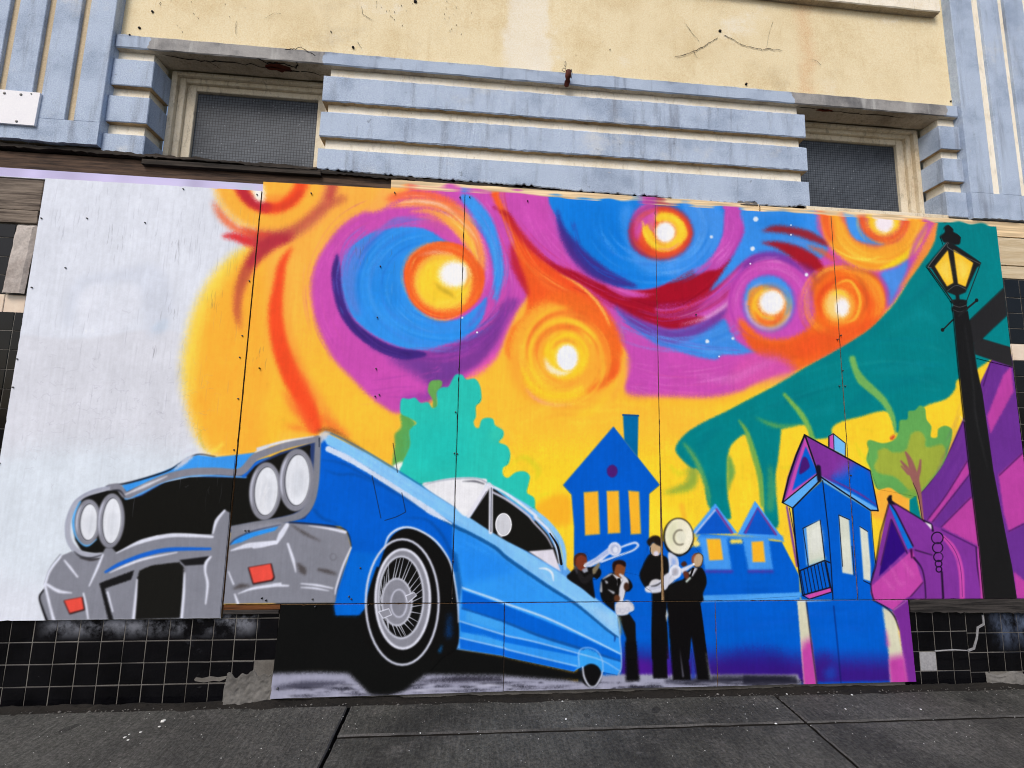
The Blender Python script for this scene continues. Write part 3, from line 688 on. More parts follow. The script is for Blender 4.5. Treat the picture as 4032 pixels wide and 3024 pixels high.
    for s, w in (('M2 525,820 700,850 900,960 1180,1120 1350,1240', [5, 16, 20, 18, 5]), ('M2 560,900 660,935 800,940 1000,1030', [4, 14, 16, 4]), ('M2 470,1210 540,1280 620,1310 690,1350', [16, 24, 18, 4]), ('M2 1200,1275 1350,1290 1450,1370 1520,1480 1565,1600', [4, 16, 20, 22, 20])):
        S(s, w, (4, 72, 156), 3, .75)
    Q('B2 1548,120 1600,160 1640,420 1612,560', (8, 84, 160), 4, .8)
    for s in ('M2 930,945 1000,1280', 'M2 1165,1080 1195,1230', 'M2 1030,1298 1120,1270 1195,1232', 'M2 1095,690 1130,920'):
        S(s, 5, (24, 26, 40), .6, .9)
    # greenhouse: roof, pillars, black windows, seat
    F('M2 1330,1022 1420,990 1580,965 1760,968 1835,1000 1690,1258 1560,1180', (232, 234, 240), 2)
    S('M2 1330,1022 1450,988 1600,968 1760,968 1840,1005', [6, 12, 14, 14, 10], (182, 188, 204), 1.5)
    S('M2 1640,990 1740,990 1810,1010', [4, 16, 10], (70, 72, 84), 2, .8)
    S('M3 0,1095 150,1190 300,1305 400,1430 440,1540 450,1680', [20, 34, 40, 40, 36, 20], (136, 198, 250), 2)
    Q('M2 1700,1275 1850,1025 1910,1060 2211,1310 M3 210,1290 310,1405 375,1520 415,1640 B3 300,225 150,140 M2 1990,1460 1865,1385', BK, 1.5)
    Q('B3 160,140 355,124 415,300 300,230', (222, 220, 234), 2)
    S('M2 1690,1262 1850,1018', [34, 40], (226, 228, 240), 1.5)
    S('M2 1720,1250 1830,1070', [4, 8], (120, 120, 140), 1, .6)
    S('M2 1866,1030 1864,1390', [30, 32], (220, 224, 238), 1.5)
    S('M2 1868,1040 1866,1385', 6, (60, 62, 80), 1)
    S('M2 1850,1015 2000,1095 2211,1255 M3 215,1275 320,1375 375,1490 405,1640', [20, 20, 22, 22, 20, 16, 10], (222, 228, 244), 1.5)
    S('M2 1880,1075 2000,1140 2150,1250 M3 200,1310 300,1420 350,1510', [16, 18, 16, 14, 12, 8], (196, 196, 216), 1.5)
    S('M3 330,1400 390,1500 420,1640', [10, 18, 20], (24, 24, 28), 1)
    S('M2 1930,1400 1950,1420', [26, 20], (205, 208, 218), 1.5)
    F(ell('M2', 1965, 1330, 64, 90), (204, 207, 216), 1.5)
    ring('M2', 1965, 1330, 60, 86, 8, (236, 238, 244), 1)
    S('B3 245,275 300,278 345,310 358,372', [8, 16, 18, 8], (226, 236, 250), 2)
    S('B3 250,290 310,350 350,372', [6, 14, 8], (150, 200, 246), 3, .8)
    # -- rear wheel
    F(ell('B3', 655, 1118, 82, 92), (14, 14, 16), 2)
    S('B3 588,1050 600,1130 640,1200 690,1200 732,1130 742,1085', [10, 14, 14, 14, 14, 8], (206, 212, 230), 1.5)
    # -- front wheel
    F('M2 985,1660 1040,1500 1110,1400 1210,1358 1330,1390 1430,1470 1510,1570 B2 1556,260 1600,550 1600,900 1400,1000 900,900 880,570 960,280', (15, 15, 15), 1.5)
    S('M2 1025,1520 1060,1425 1130,1368 1215,1352 1310,1380 1420,1450 1500,1545 1552,1650 B2 1585,400 1606,560 1610,700', [8, 16, 18, 16, 16, 16, 14, 12, 10, 9, 8], (214, 222, 240), 1.5)
    S('B2 1540,640 1535,800', [20, 50], (10, 70, 150), 8, .6)
    S('B2 1480,880 1465,925', [8, 26], (20, 110, 190), 3, .7)
    ring('B2', 1168, 540, 287, 494, 17, (208, 213, 232), 1.5)
    F(ell('B2', 1172, 516, 216, 392), (134, 136, 148), 1.2)
    ring('B2', 1172, 516, 214, 390, 20, (222, 226, 242), 1.5)
    F(ell('B2', 1160, 503, 178, 324), (16, 16, 16), 1.2)
    for k in range(30):
        a = k * 12 + g2.uniform(-4, 4)
        c1, c2 = math.cos(math.radians(a)), math.sin(math.radians(a))
        S(np.array([(1000 + (1125 + 122 * c1) / 2, 2100 + (540 + 188 * c2) / 2), (1000 + (1160 + 168 * math.cos(math.radians(a + g2.uniform(-7, 7)))) / 2, 2100 + (503 + 312 * math.sin(math.radians(a))) / 2)]), [9, 4], (196, 200, 214), 1, .85)
    ring('B2', 1160, 503, 176, 322, 15, (214, 219, 236), 1.2)
    F(ell('B2', 1126, 540, 122, 187), (134, 136, 148), 1.2)
    ring('B2', 1126, 540, 118, 184, 11, (216, 220, 236), 1.2)
    ring('B2', 1142, 550, 62, 108, 10, (206, 210, 230), 1.2)
    F(ell('B2', 1138, 550, 50, 96), (126, 128, 140), 1.2)
    for s in ('B2 1195,492 1262,464 1282,488 1212,546', 'B2 982,618 1062,592 1084,640 1018,668'):
        Q(s, (140, 142, 154), 1)
        S(s + ' ' + s.split()[1], 8, (216, 220, 236), 1, smooth=False)
    # -- car front: black mouth, hood strip, grey trims
    F('M1 880,1050 950,1050 1005,1130 1120,1105 1300,1000 1500,955 1860,960 1940,955 2010,870 2211,780 M2 100,820 440,700 450,900 420,1080 370,1215 300,1250 0,1320 M1 2000,1312 1830,1345 1700,1410 1330,1410 1130,1460 960,1545 820,1565 650,1540 600,1450 580,1300 620,1180 700,1110', BK, 1.5, smooth=False)
    Q('M1 960,1022 1200,948 1370,880 1480,800 1560,782 1700,800 1860,782 2020,762 1920,880 1860,905 1500,900 1280,950 1000,1075', (58, 152, 240), 1.5)
    S('M1 840,1030 1000,1005 1200,950 1340,900 1450,830 1560,778 1700,795', [6, 14, 14, 12, 8, 8, 6], (18, 22, 34), 1.2)
    S('M1 1380,900 1460,830 1520,790', [10, 50, 20], (206, 208, 220), 3, .9)
    S('M1 1430,790 1480,750 1560,745', [6, 20, 8], (206, 208, 222), 3, .8)
    S('M1 1000,1120 1110,1080 1300,985 1500,945 1700,945 1940,958', [30, 34, 26, 20, 16, 12], (84, 162, 240), 1.5)
    S('M1 1920,945 2010,850 2120,800', [30, 30, 6], (20, 100, 210), 2)
    S('M1 870,1038 940,1036 1000,1098 1100,1055 1300,965 1500,918 1700,910 1860,920 1925,895 2010,800 2120,750 M2 30,790 250,708 500,655', [50, 50, 56, 56, 56, 58, 56, 56, 60, 60, 56, 54, 56, 50], (130, 132, 145), 1.5)
    S('M1 990,1095 1150,1025 1320,950', [10, 26, 8], (208, 210, 222), 2, .9)
    S('M1 2010,760 2120,710 M2 20,738 230,678 470,636', [10, 24, 22, 20, 8], (216, 222, 236), 2)
    S('M1 890,1060 950,1064 990,1110', [6, 14, 6], (40, 42, 50), 1.5)
    S('M2 505,655 500,800 485,1000 450,1150 380,1245 250,1290 0,1330 M1 1830,1355', [46, 50, 56, 60, 60, 50, 44, 30], (124, 127, 138), 1.5)
    S('M2 440,715 430,790', [14, 6], (20, 20, 20), 1)
    S('M2 514,650 514,720', [8, 6], (30, 40, 60), 1)
    # left lamp housing
    S('M1 860,1045 720,1085 620,1150 566,1240 540,1350 555,1460 620,1540 720,1572 810,1565', [30, 36, 44, 46, 46, 46, 44, 40, 34], (168, 172, 188), 2)
    S('M1 860,1030 720,1068 600,1140 545,1240 520,1350 535,1470 600,1560', [8, 10, 8, 7, 6, 6, 5], (140, 146, 170), 1.5, .8)
    S('M1 860,1070 720,1110 650,1150 610,1230', [8, 18, 16, 6], (20, 20, 22), 1.5)
    S('M1 640,1150 596,1250 590,1340 620,1430 690,1490 765,1445', [12, 22, 26, 28, 28, 12], (88, 172, 242), 1.5)
    for o, cx, cy, rx, ry, wd, rt in (('M1', 700, 1310, 88, 164, 36, 4), ('M1', 880, 1300, 92, 200, 36, 4), ('M1', 2090, 1068, 112, 212, 36, 4), ('M2', 335, 980, 120, 226, 44, 3)):
        F(ell(o, cx, cy, rx + wd * .45, ry + wd * .45, rt), (132, 134, 146), 1.2)
        F(ell(o, cx + 6, cy, rx - wd * .45, ry - wd * .45, rt), (60, 62, 70), 1)
        F(ell(o, cx + 9, cy, rx - wd * .55, ry - wd * .6, rt), (224, 229, 238), 1.2)
        F(ell(o, cx + 14, cy + 20, rx * .4, ry * .5, rt), (208, 214, 224), 6, .7)
        ring(o, cx, cy, rx, ry, wd * .4, (198, 202, 220), 1.5, .9, 140, 235, rt, True)
    for k in range(14):
        S(np.array([(1000 + g2.uniform(40, 130) / 2, 1400 + (900 + g2.uniform(0, 300)) / 2)] * 1 + [(1000 + g2.uniform(40, 130) / 2, 1400 + (1000 + g2.uniform(0, 240)) / 2)]), [1, 8], (240, 242, 248), 2, .5)
    # bumper
    Q('B1 315,490 355,440 395,290 485,178 575,138 650,182 790,195 838,112 890,112 925,150 1120,52 1330,10 1670,8 M1 1685,1340 1720,1270 1770,1212 1815,1235 1815,1400 B1 1795,300 1745,665 370,682', (130, 133, 145), 1.5)
    Q('M1 1822,1352 2211,1292 M2 0,1330 200,1310 280,1318 520,1335 690,1362 735,1400 765,1500 B2 765,112 655,430 640,547 0,552 B1 1750,556 1780,300', (130, 133, 145), 1.5)
    Q('M1 1880,1352 2060,1330 2211,1310 2211,1350 2000,1390', (150, 152, 166), 5, .6)
    F('M1 1808,1492 1850,1448 1950,1398 2211,1340 M2 195,1345 165,1378 0,1425 M1 1900,1470', (44, 146, 240), 1.5, smooth=False)
    S('M1 1808,1490 1860,1440 2000,1380 2211,1332', [8, 10, 8, 5], (24, 40, 80), 1.2, .8)
    Q('B1 790,390 1062,288 1040,362 832,432 900,682 862,684', (24, 24, 26), 2.5)
    Q('B1 1105,290 1200,250 1415,224 1452,262 1442,500 1428,662 1066,676 1082,370', (24, 24, 22), 2.5)
    Q('B1 1418,208 1652,178 1620,242 1462,252', (26, 26, 28), 2)
    S('B1 640,190 720,205 800,195', [10, 24, 10], (60, 58, 62), 2)
    S('B1 590,140 640,178 720,192 820,165', [6, 14, 12, 6], (44, 44, 50), 1.5)
    S('B1 355,440 318,500 345,600 375,682', [10, 18, 22, 22], (26, 26, 30), 1.5)
    S('B1 480,165 400,275 355,400', [6, 8, 6], (50, 52, 62), 1.5, .8)
    S('M2 280,1312 520,1330 690,1358 745,1410 768,1500', [6, 8, 10, 10, 6], (24, 30, 44), 1.2)
    S('B1 838,302 950,240 1150,165 1350,125 1660,120', [18, 30, 34, 32, 20], (24, 98, 208), 1.5)
    for s, w in (('B1 925,152 1120,62 1330,16 1500,14 1680,26', [8, 30, 32, 30, 18]), ('B1 870,308 1000,250 1150,198 1400,148', [6, 20, 20, 8]), ('B1 485,180 400,290 362,400', [20, 26, 22]), ('B1 362,400 400,560 432,682', [20, 22, 26]), ('B1 515,210 560,265 618,340', [12, 20, 14]), ('B1 378,400 470,452 572,466', [22, 28, 10]), ('B1 818,165 770,280 710,412', [16, 22, 10]), ('B1 665,470 685,560 702,672', [14, 18, 14]), ('B1 1086,362 1075,500 1058,672', [14, 22, 26]), ('B1 855,460 895,612', [16, 12]), ('B1 1460,310 1452,480 1436,662', [12, 22, 24]), ('B1 1665,182 1628,230 1622,300 1640,400 1625,552', [14, 26, 18, 22, 12]), ('B1 1820,135 1960,95 2170,72', [10, 40, 30]), ('M2 0,1505 80,1490 170,1470', [30, 36, 20]), ('M2 262,1335 215,1410 180,1475', [34, 44, 20]), ('B2 268,82 310,210 330,305', [18, 26, 8]), ('B1 1875,475 2000,432 2211,402 B2 150,408 272,412', [6, 22, 28, 26, 14]), ('B2 370,395 500,408 622,432', [8, 18, 10]), ('B2 372,425 480,432 590,452', [8, 16, 6]), ('B2 765,112 700,260 650,420 640,480', [12, 16, 14, 8]), ('M2 430,1340 600,1365 720,1390', [4, 16, 24]), ('M1 1775,1218 1710,1300 1682,1400', [14, 28, 10]), ('B1 1800,300 1840,400', [10, 14]), ('B1 1850,480 1875,552', [14, 22]), ('M1 1095,1480 1250,1420', [3, 10])):
        S(s, w, (222, 227, 244), 1.8, .95)
    for s, w in (('M2 290,1330 400,1400 520,1460', [6, 22, 8]), ('B1 1840,435 1900,415 1970,410', [8, 40, 10]), ('B2 350,240 385,290 400,320', [20, 60, 20]), ('B2 510,285 580,300 640,318', [20, 30, 20]), ('B1 1460,262 1452,330', [6, 4]), ('M1 1812,1350 1790,1660', [4, 4])):
        S(s, w, (70, 64, 64), 3, .8)
    ring('B2', 625, 185, 24, 26, 7, (108, 110, 120), 1.2)
    for s in ('B1 508,527 660,498 678,602 556,636', 'B1 1952,268 2140,236 2166,350 2150,375 1992,404'):
        Q(s, (34, 22, 24), 1.5)
        p = T(s)
        Q(p + (p.mean(0) - p) * .09 - np.array([1.5, 2.5]), (232, 80, 68), 1.2)
    # -- musicians
    BL = (17, 16, 16)
    # trombone player
    F('P 112,590 150,520 215,462 290,470 390,440 500,440 556,490 548,560 500,600 445,590 475,838 440,835 300,720', BL, 1.2)
    F('P 205,390 210,310 250,270 300,262 350,280 372,340 368,430 320,480 280,490 230,450', (122, 54, 34), 1.2)
    F('P 203,400 208,310 250,268 300,260 350,278 368,320 340,300 290,285 240,310 222,360 222,440', (60, 30, 22), 2, .9)
    Q('P 300,480 370,440 385,500 330,520', (180, 186, 204), 1.5, .9)
    Q('P 440,470 530,370 545,420 480,530 445,540', (126, 116, 92), 1.5)
    Q('P 330,400 480,320 650,190 700,250 620,310 560,370 420,440 350,440', (206, 214, 236), 1.5)
    S('P 360,430 480,350 640,240', [6, 20, 30], (130, 156, 220), 2, .5)
    S('P 560,372 760,300 960,230 1035,175 1042,145 1000,122 900,150 820,180', [18, 16, 16, 18, 18, 18, 16, 14], (206, 216, 242), 1.2)
    F(ell('P', 735, 205, 76, 80), (172, 182, 214), 1.2)
    ring('P', 735, 205, 70, 76, 20, (208, 214, 236), 1.2)
    F(ell('P', 745, 215, 34, 42), (216, 222, 238), 1.5)
    F(ell('P', 345, 425, 20, 20), (214, 216, 226), 1)
    S('P 250,500 330,620 420,560', [30, 50, 40], (34, 32, 34), 2, .8)
    S('P 220,455 240,520', [30, 14], (60, 60, 70), 1.5, .8)
    # saxophone player
    F('P 560,620 600,580 690,520 760,520 860,560 940,620 972,700 930,765 880,770 840,880 740,905 740,1020 700,1000 580,890 545,760', BL, 1.2)
    Q('P 780,1080 930,1060 1010,1180 1025,1660 890,1660 890,1380 800,1120', BL, 1.5)
    Q('B3 925,850 1010,850 1038,1160 928,1165', (13, 12, 14), 3)
    F('P 715,460 715,400 760,370 830,365 876,400 874,480 850,560 800,585 740,540', (132, 74, 40), 1.2)
    F('P 708,480 712,390 760,355 830,352 880,385 874,440 820,410 760,410 735,480 725,520', (34, 18, 16), 1.2)
    Q('P 700,530 780,620 770,690 820,640 860,590 810,590 730,540', (222, 222, 232), 1.2)
    Q('P 770,590 810,590 825,700 800,790 775,690', BL, 1)
    S('P 805,540 850,580 872,640 840,720 830,800 805,900', [16, 30, 56, 50, 46, 50], (208, 212, 224), 1.2)
    F('P 745,930 800,910 850,900 900,880 970,920 998,980 985,1020 930,1040 900,1070 800,1082 750,1050', (206, 209, 220), 1.2)
    for cx, cy, r in ((780, 1010, 26), (840, 1020, 30), (900, 1000, 26)):
        ring('P', cx, cy, r, r * .9, 8, (164, 168, 190), 1.5, .5)
    S('P 860,890 930,900 985,970', [4, 14, 4], (150, 156, 180), 1.2, .7)
    S('P 580,600 660,550 700,530', [6, 14, 6], (220, 224, 238), 1.2, .9)
    for s in ('P 650,740 720,780', 'P 610,620 632,645', 'P 560,640 556,760'):
        S(s, [6, 20], (210, 214, 226), 1.2, .8)
    F(ell('P', 765, 855, 40, 50), (92, 54, 34), 1.2)
    F(ell('P', 890, 700, 36, 56), (62, 38, 28), 1.5)
    Q('P 780,1090 815,1100 838,1330 815,1340', (110, 120, 90), 3, .8)
    # tuba player: horn first
    F(ell('M3', 1343, 1430, 122, 152), (18, 16, 14), 1.2)
    F(ell('M3', 1345, 1424, 110, 138), (232, 229, 204), 1.5)
    F('M3 1250,1440 1280,1330 1340,1300 1320,1400 1290,1500', (214, 218, 180), 10, .7)
    F('M3 1400,1330 1440,1380 1440,1460 1390,1540 1340,1550 1400,1440', (246, 244, 226), 8, .8)
    ring('M3', 1352, 1432, 48, 58, 14, (120, 116, 100), 2, .9, 60, 290)
    F(ell('M3', 1362, 1428, 38, 46), (226, 226, 206), 2)
    F('P 1445,250 1520,280 1570,330 1585,420 1540,460 1490,420 1450,480 1440,360', (198, 206, 226), 1.5)
    F('P 1500,320 1540,360 1530,440 1490,400', (128, 160, 222), 3, .8)
    Q('P 1240,905 1410,905 1440,1330 1455,1660 1230,1660 1225,1330', BL, 1.5)
    F('P 1065,560 1100,440 1180,290 1230,270 1400,300 1445,380 1450,560 1430,700 1420,910 1245,910 1220,760 1130,700', BL, 1.5)
    Q('B3 1135,540 1250,540 1243,800 1257,1140 1142,1140 1135,800', (13, 12, 14), 2.5)
    F('P 1198,170 1240,120 1300,130 1345,170 1350,230 1310,290 1260,295 1215,260', (188, 160, 126), 1.2)
    F('P 1160,110 1200,55 1260,28 1320,40 1355,90 1352,165 1290,150 1240,120 1195,170', (30, 24, 20), 1.2)
    F(ell('P', 1280, 265, 34, 34), (212, 208, 226), 1.2)
    S('P 1210,180 1205,250 1240,300 1300,300', [4, 6, 6, 4], (20, 18, 18), 1)
    F('P 1190,690 1220,620 1290,600 1350,630 1300,670', (206, 206, 212), 1.2)
    S('P 1180,735 1280,720 1370,680 1450,600 1520,540', [56, 76, 86, 90, 70], (206, 210, 224), 1.5)
    for k in range(14):
        t = k / 13
        S(np.array([(2200 + (1190 + 180 * t) / 3.3515, 2100 + (705 - 30 * t) / 3.3515), (2200 + (1196 + 180 * t) / 3.3515, 2100 + (755 - 50 * t) / 3.3515)]), 4, (150, 156, 180), 1, .6)
    S('P 1215,695 1290,680 1370,630', [6, 10, 6], (24, 22, 24), 1.2)
    # trumpet player
    Q('P 1425,920 1860,920 1905,1250 1960,1660 1800,1660 1745,1330 1720,1660 1500,1660 1450,1100', BL, 1.5)
    F('P 1430,720 1530,640 1640,600 1700,500 1780,450 1880,450 1935,540 1948,660 1900,790 1870,915 1420,915', BL, 1.5)
    Q('B3 1255,540 1512,540 1535,700 1560,900 1597,1152 1490,1152 1442,800 1422,1000 1440,1152 1300,1152 1272,800', (13, 12, 14), 2.5)
    F('P 1760,330 1790,275 1850,255 1900,290 1905,350 1880,430 1830,450 1790,440 1765,400', (20, 18, 18), 1)
    F('P 1768,330 1795,282 1850,262 1890,292 1896,350 1872,420 1830,442 1792,432 1770,400', (190, 164, 132), 1.2)
    S('P 1765,380 1770,320 1800,275', [14, 20, 14], (160, 78, 56), 1.5, .8)
    F('P 1615,420 1630,380 1670,370 1690,410 1650,440', (70, 36, 26), 1.2)
    Q('P 1770,395 1790,415 1630,530 1590,470', (208, 214, 232), 1.2)
    F(ell('P', 1535, 505, 74, 82), (190, 196, 214), 1.2)
    ring('P', 1535, 505, 64, 72, 22, (222, 226, 238), 1.2)
    F('P 1510,480 1550,470 1560,520 1520,550 1505,520', (160, 156, 164), 3, .8)
    F(ell('P', 1778, 405, 14, 14), (232, 232, 236), 1)
    F('P 1640,510 1690,500 1715,560 1690,610 1650,570', (96, 46, 34), 1.2)
    Q('P 1665,630 1730,570 1745,590 1685,650', (196, 212, 206), 1.2)
    Q('P 1705,520 1790,450 1830,460 1760,570', (196, 198, 208), 1.2)
    Q('P 1760,450 1790,455 1750,560 1720,570', BL, 1)
    Q('B3 1250,590 1262,640 1250,700 1240,650', (214, 218, 214), 2, .9)
    Q('B3 1442,800 1482,1140 1440,1150 1450,950', (40, 60, 170), 3, .9)
    Q('B3 1350,900 1385,1130 1372,1130', (120, 120, 140), 2, .7)
    S('B3 1560,940 1595,1150', [6, 16], (170, 176, 190), 3, .6)
    Q('B3 1255,860 1280,1130 1262,1130', (84, 40, 170), 3, .9)
    # -- leaning blue house
    Q('M4 385,1195 620,985 1000,1222 1020,1450 1042,1660 B4 1010,400 1030,525 460,525 440,300 M4 425,1600', (0, 92, 206), 1.5)
    S('M4 345,1190 390,1450 425,1660', [14, 18, 14], (110, 60, 160), 2)
    S('M4 365,1200 410,1450 440,1660', 6, (24, 24, 60), 1)
    Q('M4 485,625 1000,908 1062,1222 600,950', (124, 50, 152), 1.5)
    mask_to('M4 485,625 1000,908 1062,1222 600,950', False)
    F('M4 1000,905 1070,1230 700,1010 800,900 880,850', (0, 92, 206), 14)
    F('M4 780,830 860,880 800,960 720,960', (120, 80, 190), 14, .5)
    mask_to()
    Q('M4 485,625 420,780 360,960 310,1158 590,930', (196, 76, 176), 1.5)
    Q('M4 485,625 410,790 350,960 310,1158 335,1120 400,900 470,700', VI, 2)
    Q('M4 492,715 585,920 385,1065 430,900', (0, 96, 210), 1.5)
    F('M4 445,935 448,870 468,805 495,802 515,840 518,885', (70, 24, 116), 1.5)
    Q('M4 310,1160 390,1200 602,985 585,935', (88, 170, 246), 1.5)
    Q('M4 605,945 1060,1205 1055,1222 1000,1222 618,985', (96, 174, 246), 1.5)
    S('M4 640,950 900,1080 1050,1180', [10, 16, 6], VI, 2.5, .9)
    Q('M4 675,635 710,615 805,690 805,792 715,745 675,718', (112, 186, 248), 1.2)
    Q('M4 675,635 710,615 713,745 675,718', (196, 76, 176), 1.2)
    for s in ('M4 492,1350 605,1293 642,1602 B4 640,210 515,252 M4 515,1655', 'M4 752,1255 832,1290 858,1640 B4 866,326 780,310', 'M4 915,1345 978,1385 1002,1660 B4 1000,376 945,360'):
        Q(s, (214, 220, 206), 1.5)
    F('M4 520,1400 600,1340 620,1500 540,1560', (228, 232, 226), 10, .7)
    F('B4 520,225 640,190 640,212 515,250', (176, 206, 190), 5, .8)
    Q('M4 470,1360 492,1350 515,1655 B4 512,250 495,250', (80, 160, 240), 1.2)
    Q('B4 480,488 690,426 697,462 522,516', (206, 76, 170), 1.5)
    for s, w in (('M4 485,625 1000,908 1062,1222', 13), ('M4 485,625 420,780 360,960 310,1158 390,1200 602,985 590,930 485,625', 13), ('M4 590,930 310,1158', 10), ('M4 602,950 1000,1218 1062,1220', 12), ('M4 625,985 672,1400 692,1660 B4 706,520', 8), ('M4 390,1200 425,1600 B4 470,490', 9), ('M4 470,1360 605,1293 642,1602', 8), ('M4 470,1360 512,1655', 7), ('M4 752,1255 835,1292', 7), ('M4 752,1255 782,1660', 6), ('M4 855,1500 868,1660 B4 872,330', 6), ('M4 1005,1222 1022,1450 1045,1660 B4 1020,320', 6), ('M4 915,1345 978,1385', 6), ('M4 675,718 675,635 710,615 805,690 805,792', 9), ('M4 710,615 715,745', 6), ('B4 440,296 642,212 680,230', 11), ('B4 470,486 690,424', 11), ('B4 650,225 695,452', 9), ('B4 440,300 470,490 520,518 700,460', 9), ('B4 1000,400 945,372', 7)):
        S(s, w, (16, 18, 34), .9, .95, smooth=False)
    for k in range(8):
        t = k / 7
        S(np.array([(2926 + (450 + 190 * t) / 2, 2100 + (296 - 82 * t) / 2), (2926 + (482 + 200 * t) / 2, 2100 + (482 - 58 * t) / 2)]), 7, (16, 22, 44), .8)
    S('M4 590,880 600,980', [40, 34], (22, 20, 40), 1.5)
    # -- purple house, rays and olive tree
    Q('M4 1740,480 1962,15 2300,-40 2300,1700 B4 2300,520 1030,520 1005,400 M4 1040,1660 1150,1140 1420,1300 1390,1085 1500,960 1620,760', VI, 1.5)
    Q('M4 1150,1140 1420,1300 1850,1500 B4 1890,518 1030,518 1000,400 M4 1040,1660', (128, 52, 156), 1.5)
    for s in ('M4 2110,85 2050,150 1920,480 1945,620 2130,280', 'M4 2211,760 2010,940 2050,1230 2090,1385 2211,1322 2300,1300 2300,700', 'M4 1762,828 1600,1100 1450,1300 1490,1312 1660,1090 1782,930', 'M4 1795,1112 1560,1352 1850,1500 1840,1180', 'B4 2130,300 2211,370 2300,430 2300,520 2150,512'):
        Q(s, VM, 4)
    for s in ('M4 1740,500 1620,760 1500,960 1390,1090', 'M4 1765,830 1600,1095 1450,1295', 'M4 1785,935 1660,1095 1490,1310', 'M4 1795,1115 1560,1350', 'M4 1560,1370 1850,1515', 'M4 2211,760 2015,945', 'M4 2211,1325 2090,1385', 'M4 1950,40 1890,240'):
        S(s, 8, (50, 16, 74), 1.5, .8)
    F('M4 975,690 1000,665 1100,690 1190,660 1222,590 1232,512 1290,500 1300,440 1350,430 1392,393 1432,420 1442,500 1482,560 1476,640 1525,642 1535,580 1590,553 1642,580 1642,650 1622,720 1600,800 1545,900 1480,980 1400,1075 1330,1125 1220,1082 1150,1040 1060,1052 1020,980 1000,890 970,820 985,740', GR, 2)
    F('M4 1060,750 1120,730 1180,762 1280,742 1320,620 1390,598 1432,650 1442,722 1560,700 1592,760 1560,860 1480,970 1390,1070 1330,1085 1200,960 1080,930 1030,880 1060,800', OL, 3)
    F('M4 1250,1100 1330,1050 1390,1080 1350,1130', (120, 170, 70), 6, .8)
    Q('M4 1310,1135 1362,1105 1402,1292 1310,1235', TL, 2)
    for s, w in (('M4 1415,1295 1385,1090 1350,960 1312,830 1278,762', [12, 36, 62, 40, 16]), ('M4 1350,970 1290,890 1240,830', [40, 30, 14]), ('M4 1300,930 1245,872', [24, 12]), ('M4 1362,980 1385,900 1395,822', [36, 28, 14])):
        S(s, w, (150, 96, 92), 2)
    S('M4 1335,1000 1375,1100 1408,1290', [4, 6, 6], (50, 30, 40), 1)
    Q('M4 1165,1290 1285,1560 B4 1285,130 1065,340 M4 1080,1660', (46, 12, 122), 2)
    Q('M4 1150,1160 1185,1205 1335,1512 1292,1525 1150,1190', (10, 112, 214), 1.5)
    for s, w in (('M4 1150,1150 1080,1400 1040,1660 B4 1000,400', 8), ('M4 1160,1290 1080,1650', 5), ('M4 1165,1290 1290,1560', 5), ('M4 1170,1150 1420,1300', 9), ('M4 1420,1300 1480,1330 1490,1380', 16), ('M4 1350,1530 1485,1570', 7), ('M4 1150,1155 1200,1230 1335,1500', 10), ('M4 1830,1510 1840,1660 B4 1880,515', 8), ('B4 1560,300 1572,512', 14)):
        S(s, w, (24, 14, 34), 1.2, smooth=False)
    Q('M4 1130,1130 1150,1100 1172,1100 1168,1140 1200,1180 1150,1165', (24, 20, 30), 1.5)
    Q('M4 1425,1308 1478,1330 1480,1372', (224, 224, 230), 1.2)
    S('B4 1575,30 1640,100 1690,200 1715,330 1722,512', [30, 44, 44, 44, 40], (196, 74, 172), 1.5)
    S('M4 1560,1410 1640,1500 1690,1600 1715,1730 1722,1900', [3, 4, 4, 4, 4], (60, 20, 90), 1, .8)
    S('B4 1850,20 1860,200 1885,512', [20, 30, 34], (190, 70, 168), 2)
    for cx, cy, r in ((1525, 1435, 45), (1528, 1512, 40), (1533, 1585, 36), (1535, 1638, 26), (1538, 1682, 22)):
        ring('M4', cx, cy, r, r, 9, (22, 12, 34), 1)
    Q('B4 1005,415 1330,130 1350,195 1412,385 1292,520 1180,608 1025,525 1000,470', (192, 70, 168), 2)
    for s, w in (('B4 1150,250 1230,400 1280,380', [10, 26, 10]), ('B4 1230,190 1330,330', [10, 30]), ('B4 1080,330 1180,440', [10, 26])):
        S(s, w, (214, 104, 188), 5, .5)
    S('B4 1340,190 1400,270 1425,370 1435,512', [16, 10, 8, 8], (24, 12, 40), 1.2)
    S('B4 1412,385 1292,520 1180,606', [6, 8, 6], (40, 14, 50), 1.2)
    S('B4 1002,400 1010,470 1030,530', 8, (30, 14, 40), 1.2)
    S('B4 1320,130 1325,190', [20, 14], (70, 14, 70), 2)
    # -- low right board: cream and magenta posts
    Q('B4 425,528 495,530 520,700 560,1000 586,1230 484,1230 455,900 440,700', CM, 2.5)
    Q('B4 440,640 520,700 586,1230 484,1230', (192, 66, 166), 4, .98, fade=[(3160, 2495), (3190, 2560)])
    F('B4 500,860 535,860 545,930 510,910', (196, 60, 160), 8, .8)
    S('B4 498,532 530,800 582,1192', 8, (20, 16, 40), 1.2)
    S('B4 714,572 745,880 772,1185', 6, (8, 24, 90), 1.2)
    Q('B4 1170,612 1292,500 1340,500 1420,1200 1285,1200 1250,960 1232,760', (118, 44, 148), 2.5)
    F('B4 1097,580 1170,612 1215,700 1242,850 1262,980 1292,1200 1165,1200 1150,980 1128,800', CM, 3, smooth=False)
    Q('B4 1130,780 1255,900 1305,1200 1165,1200', (190, 64, 166), 5, .98, fade=[(3515, 2560), (3525, 2610)])
    S('B4 1125,760 1140,880', [10, 30], (190, 60, 160), 6, .7)
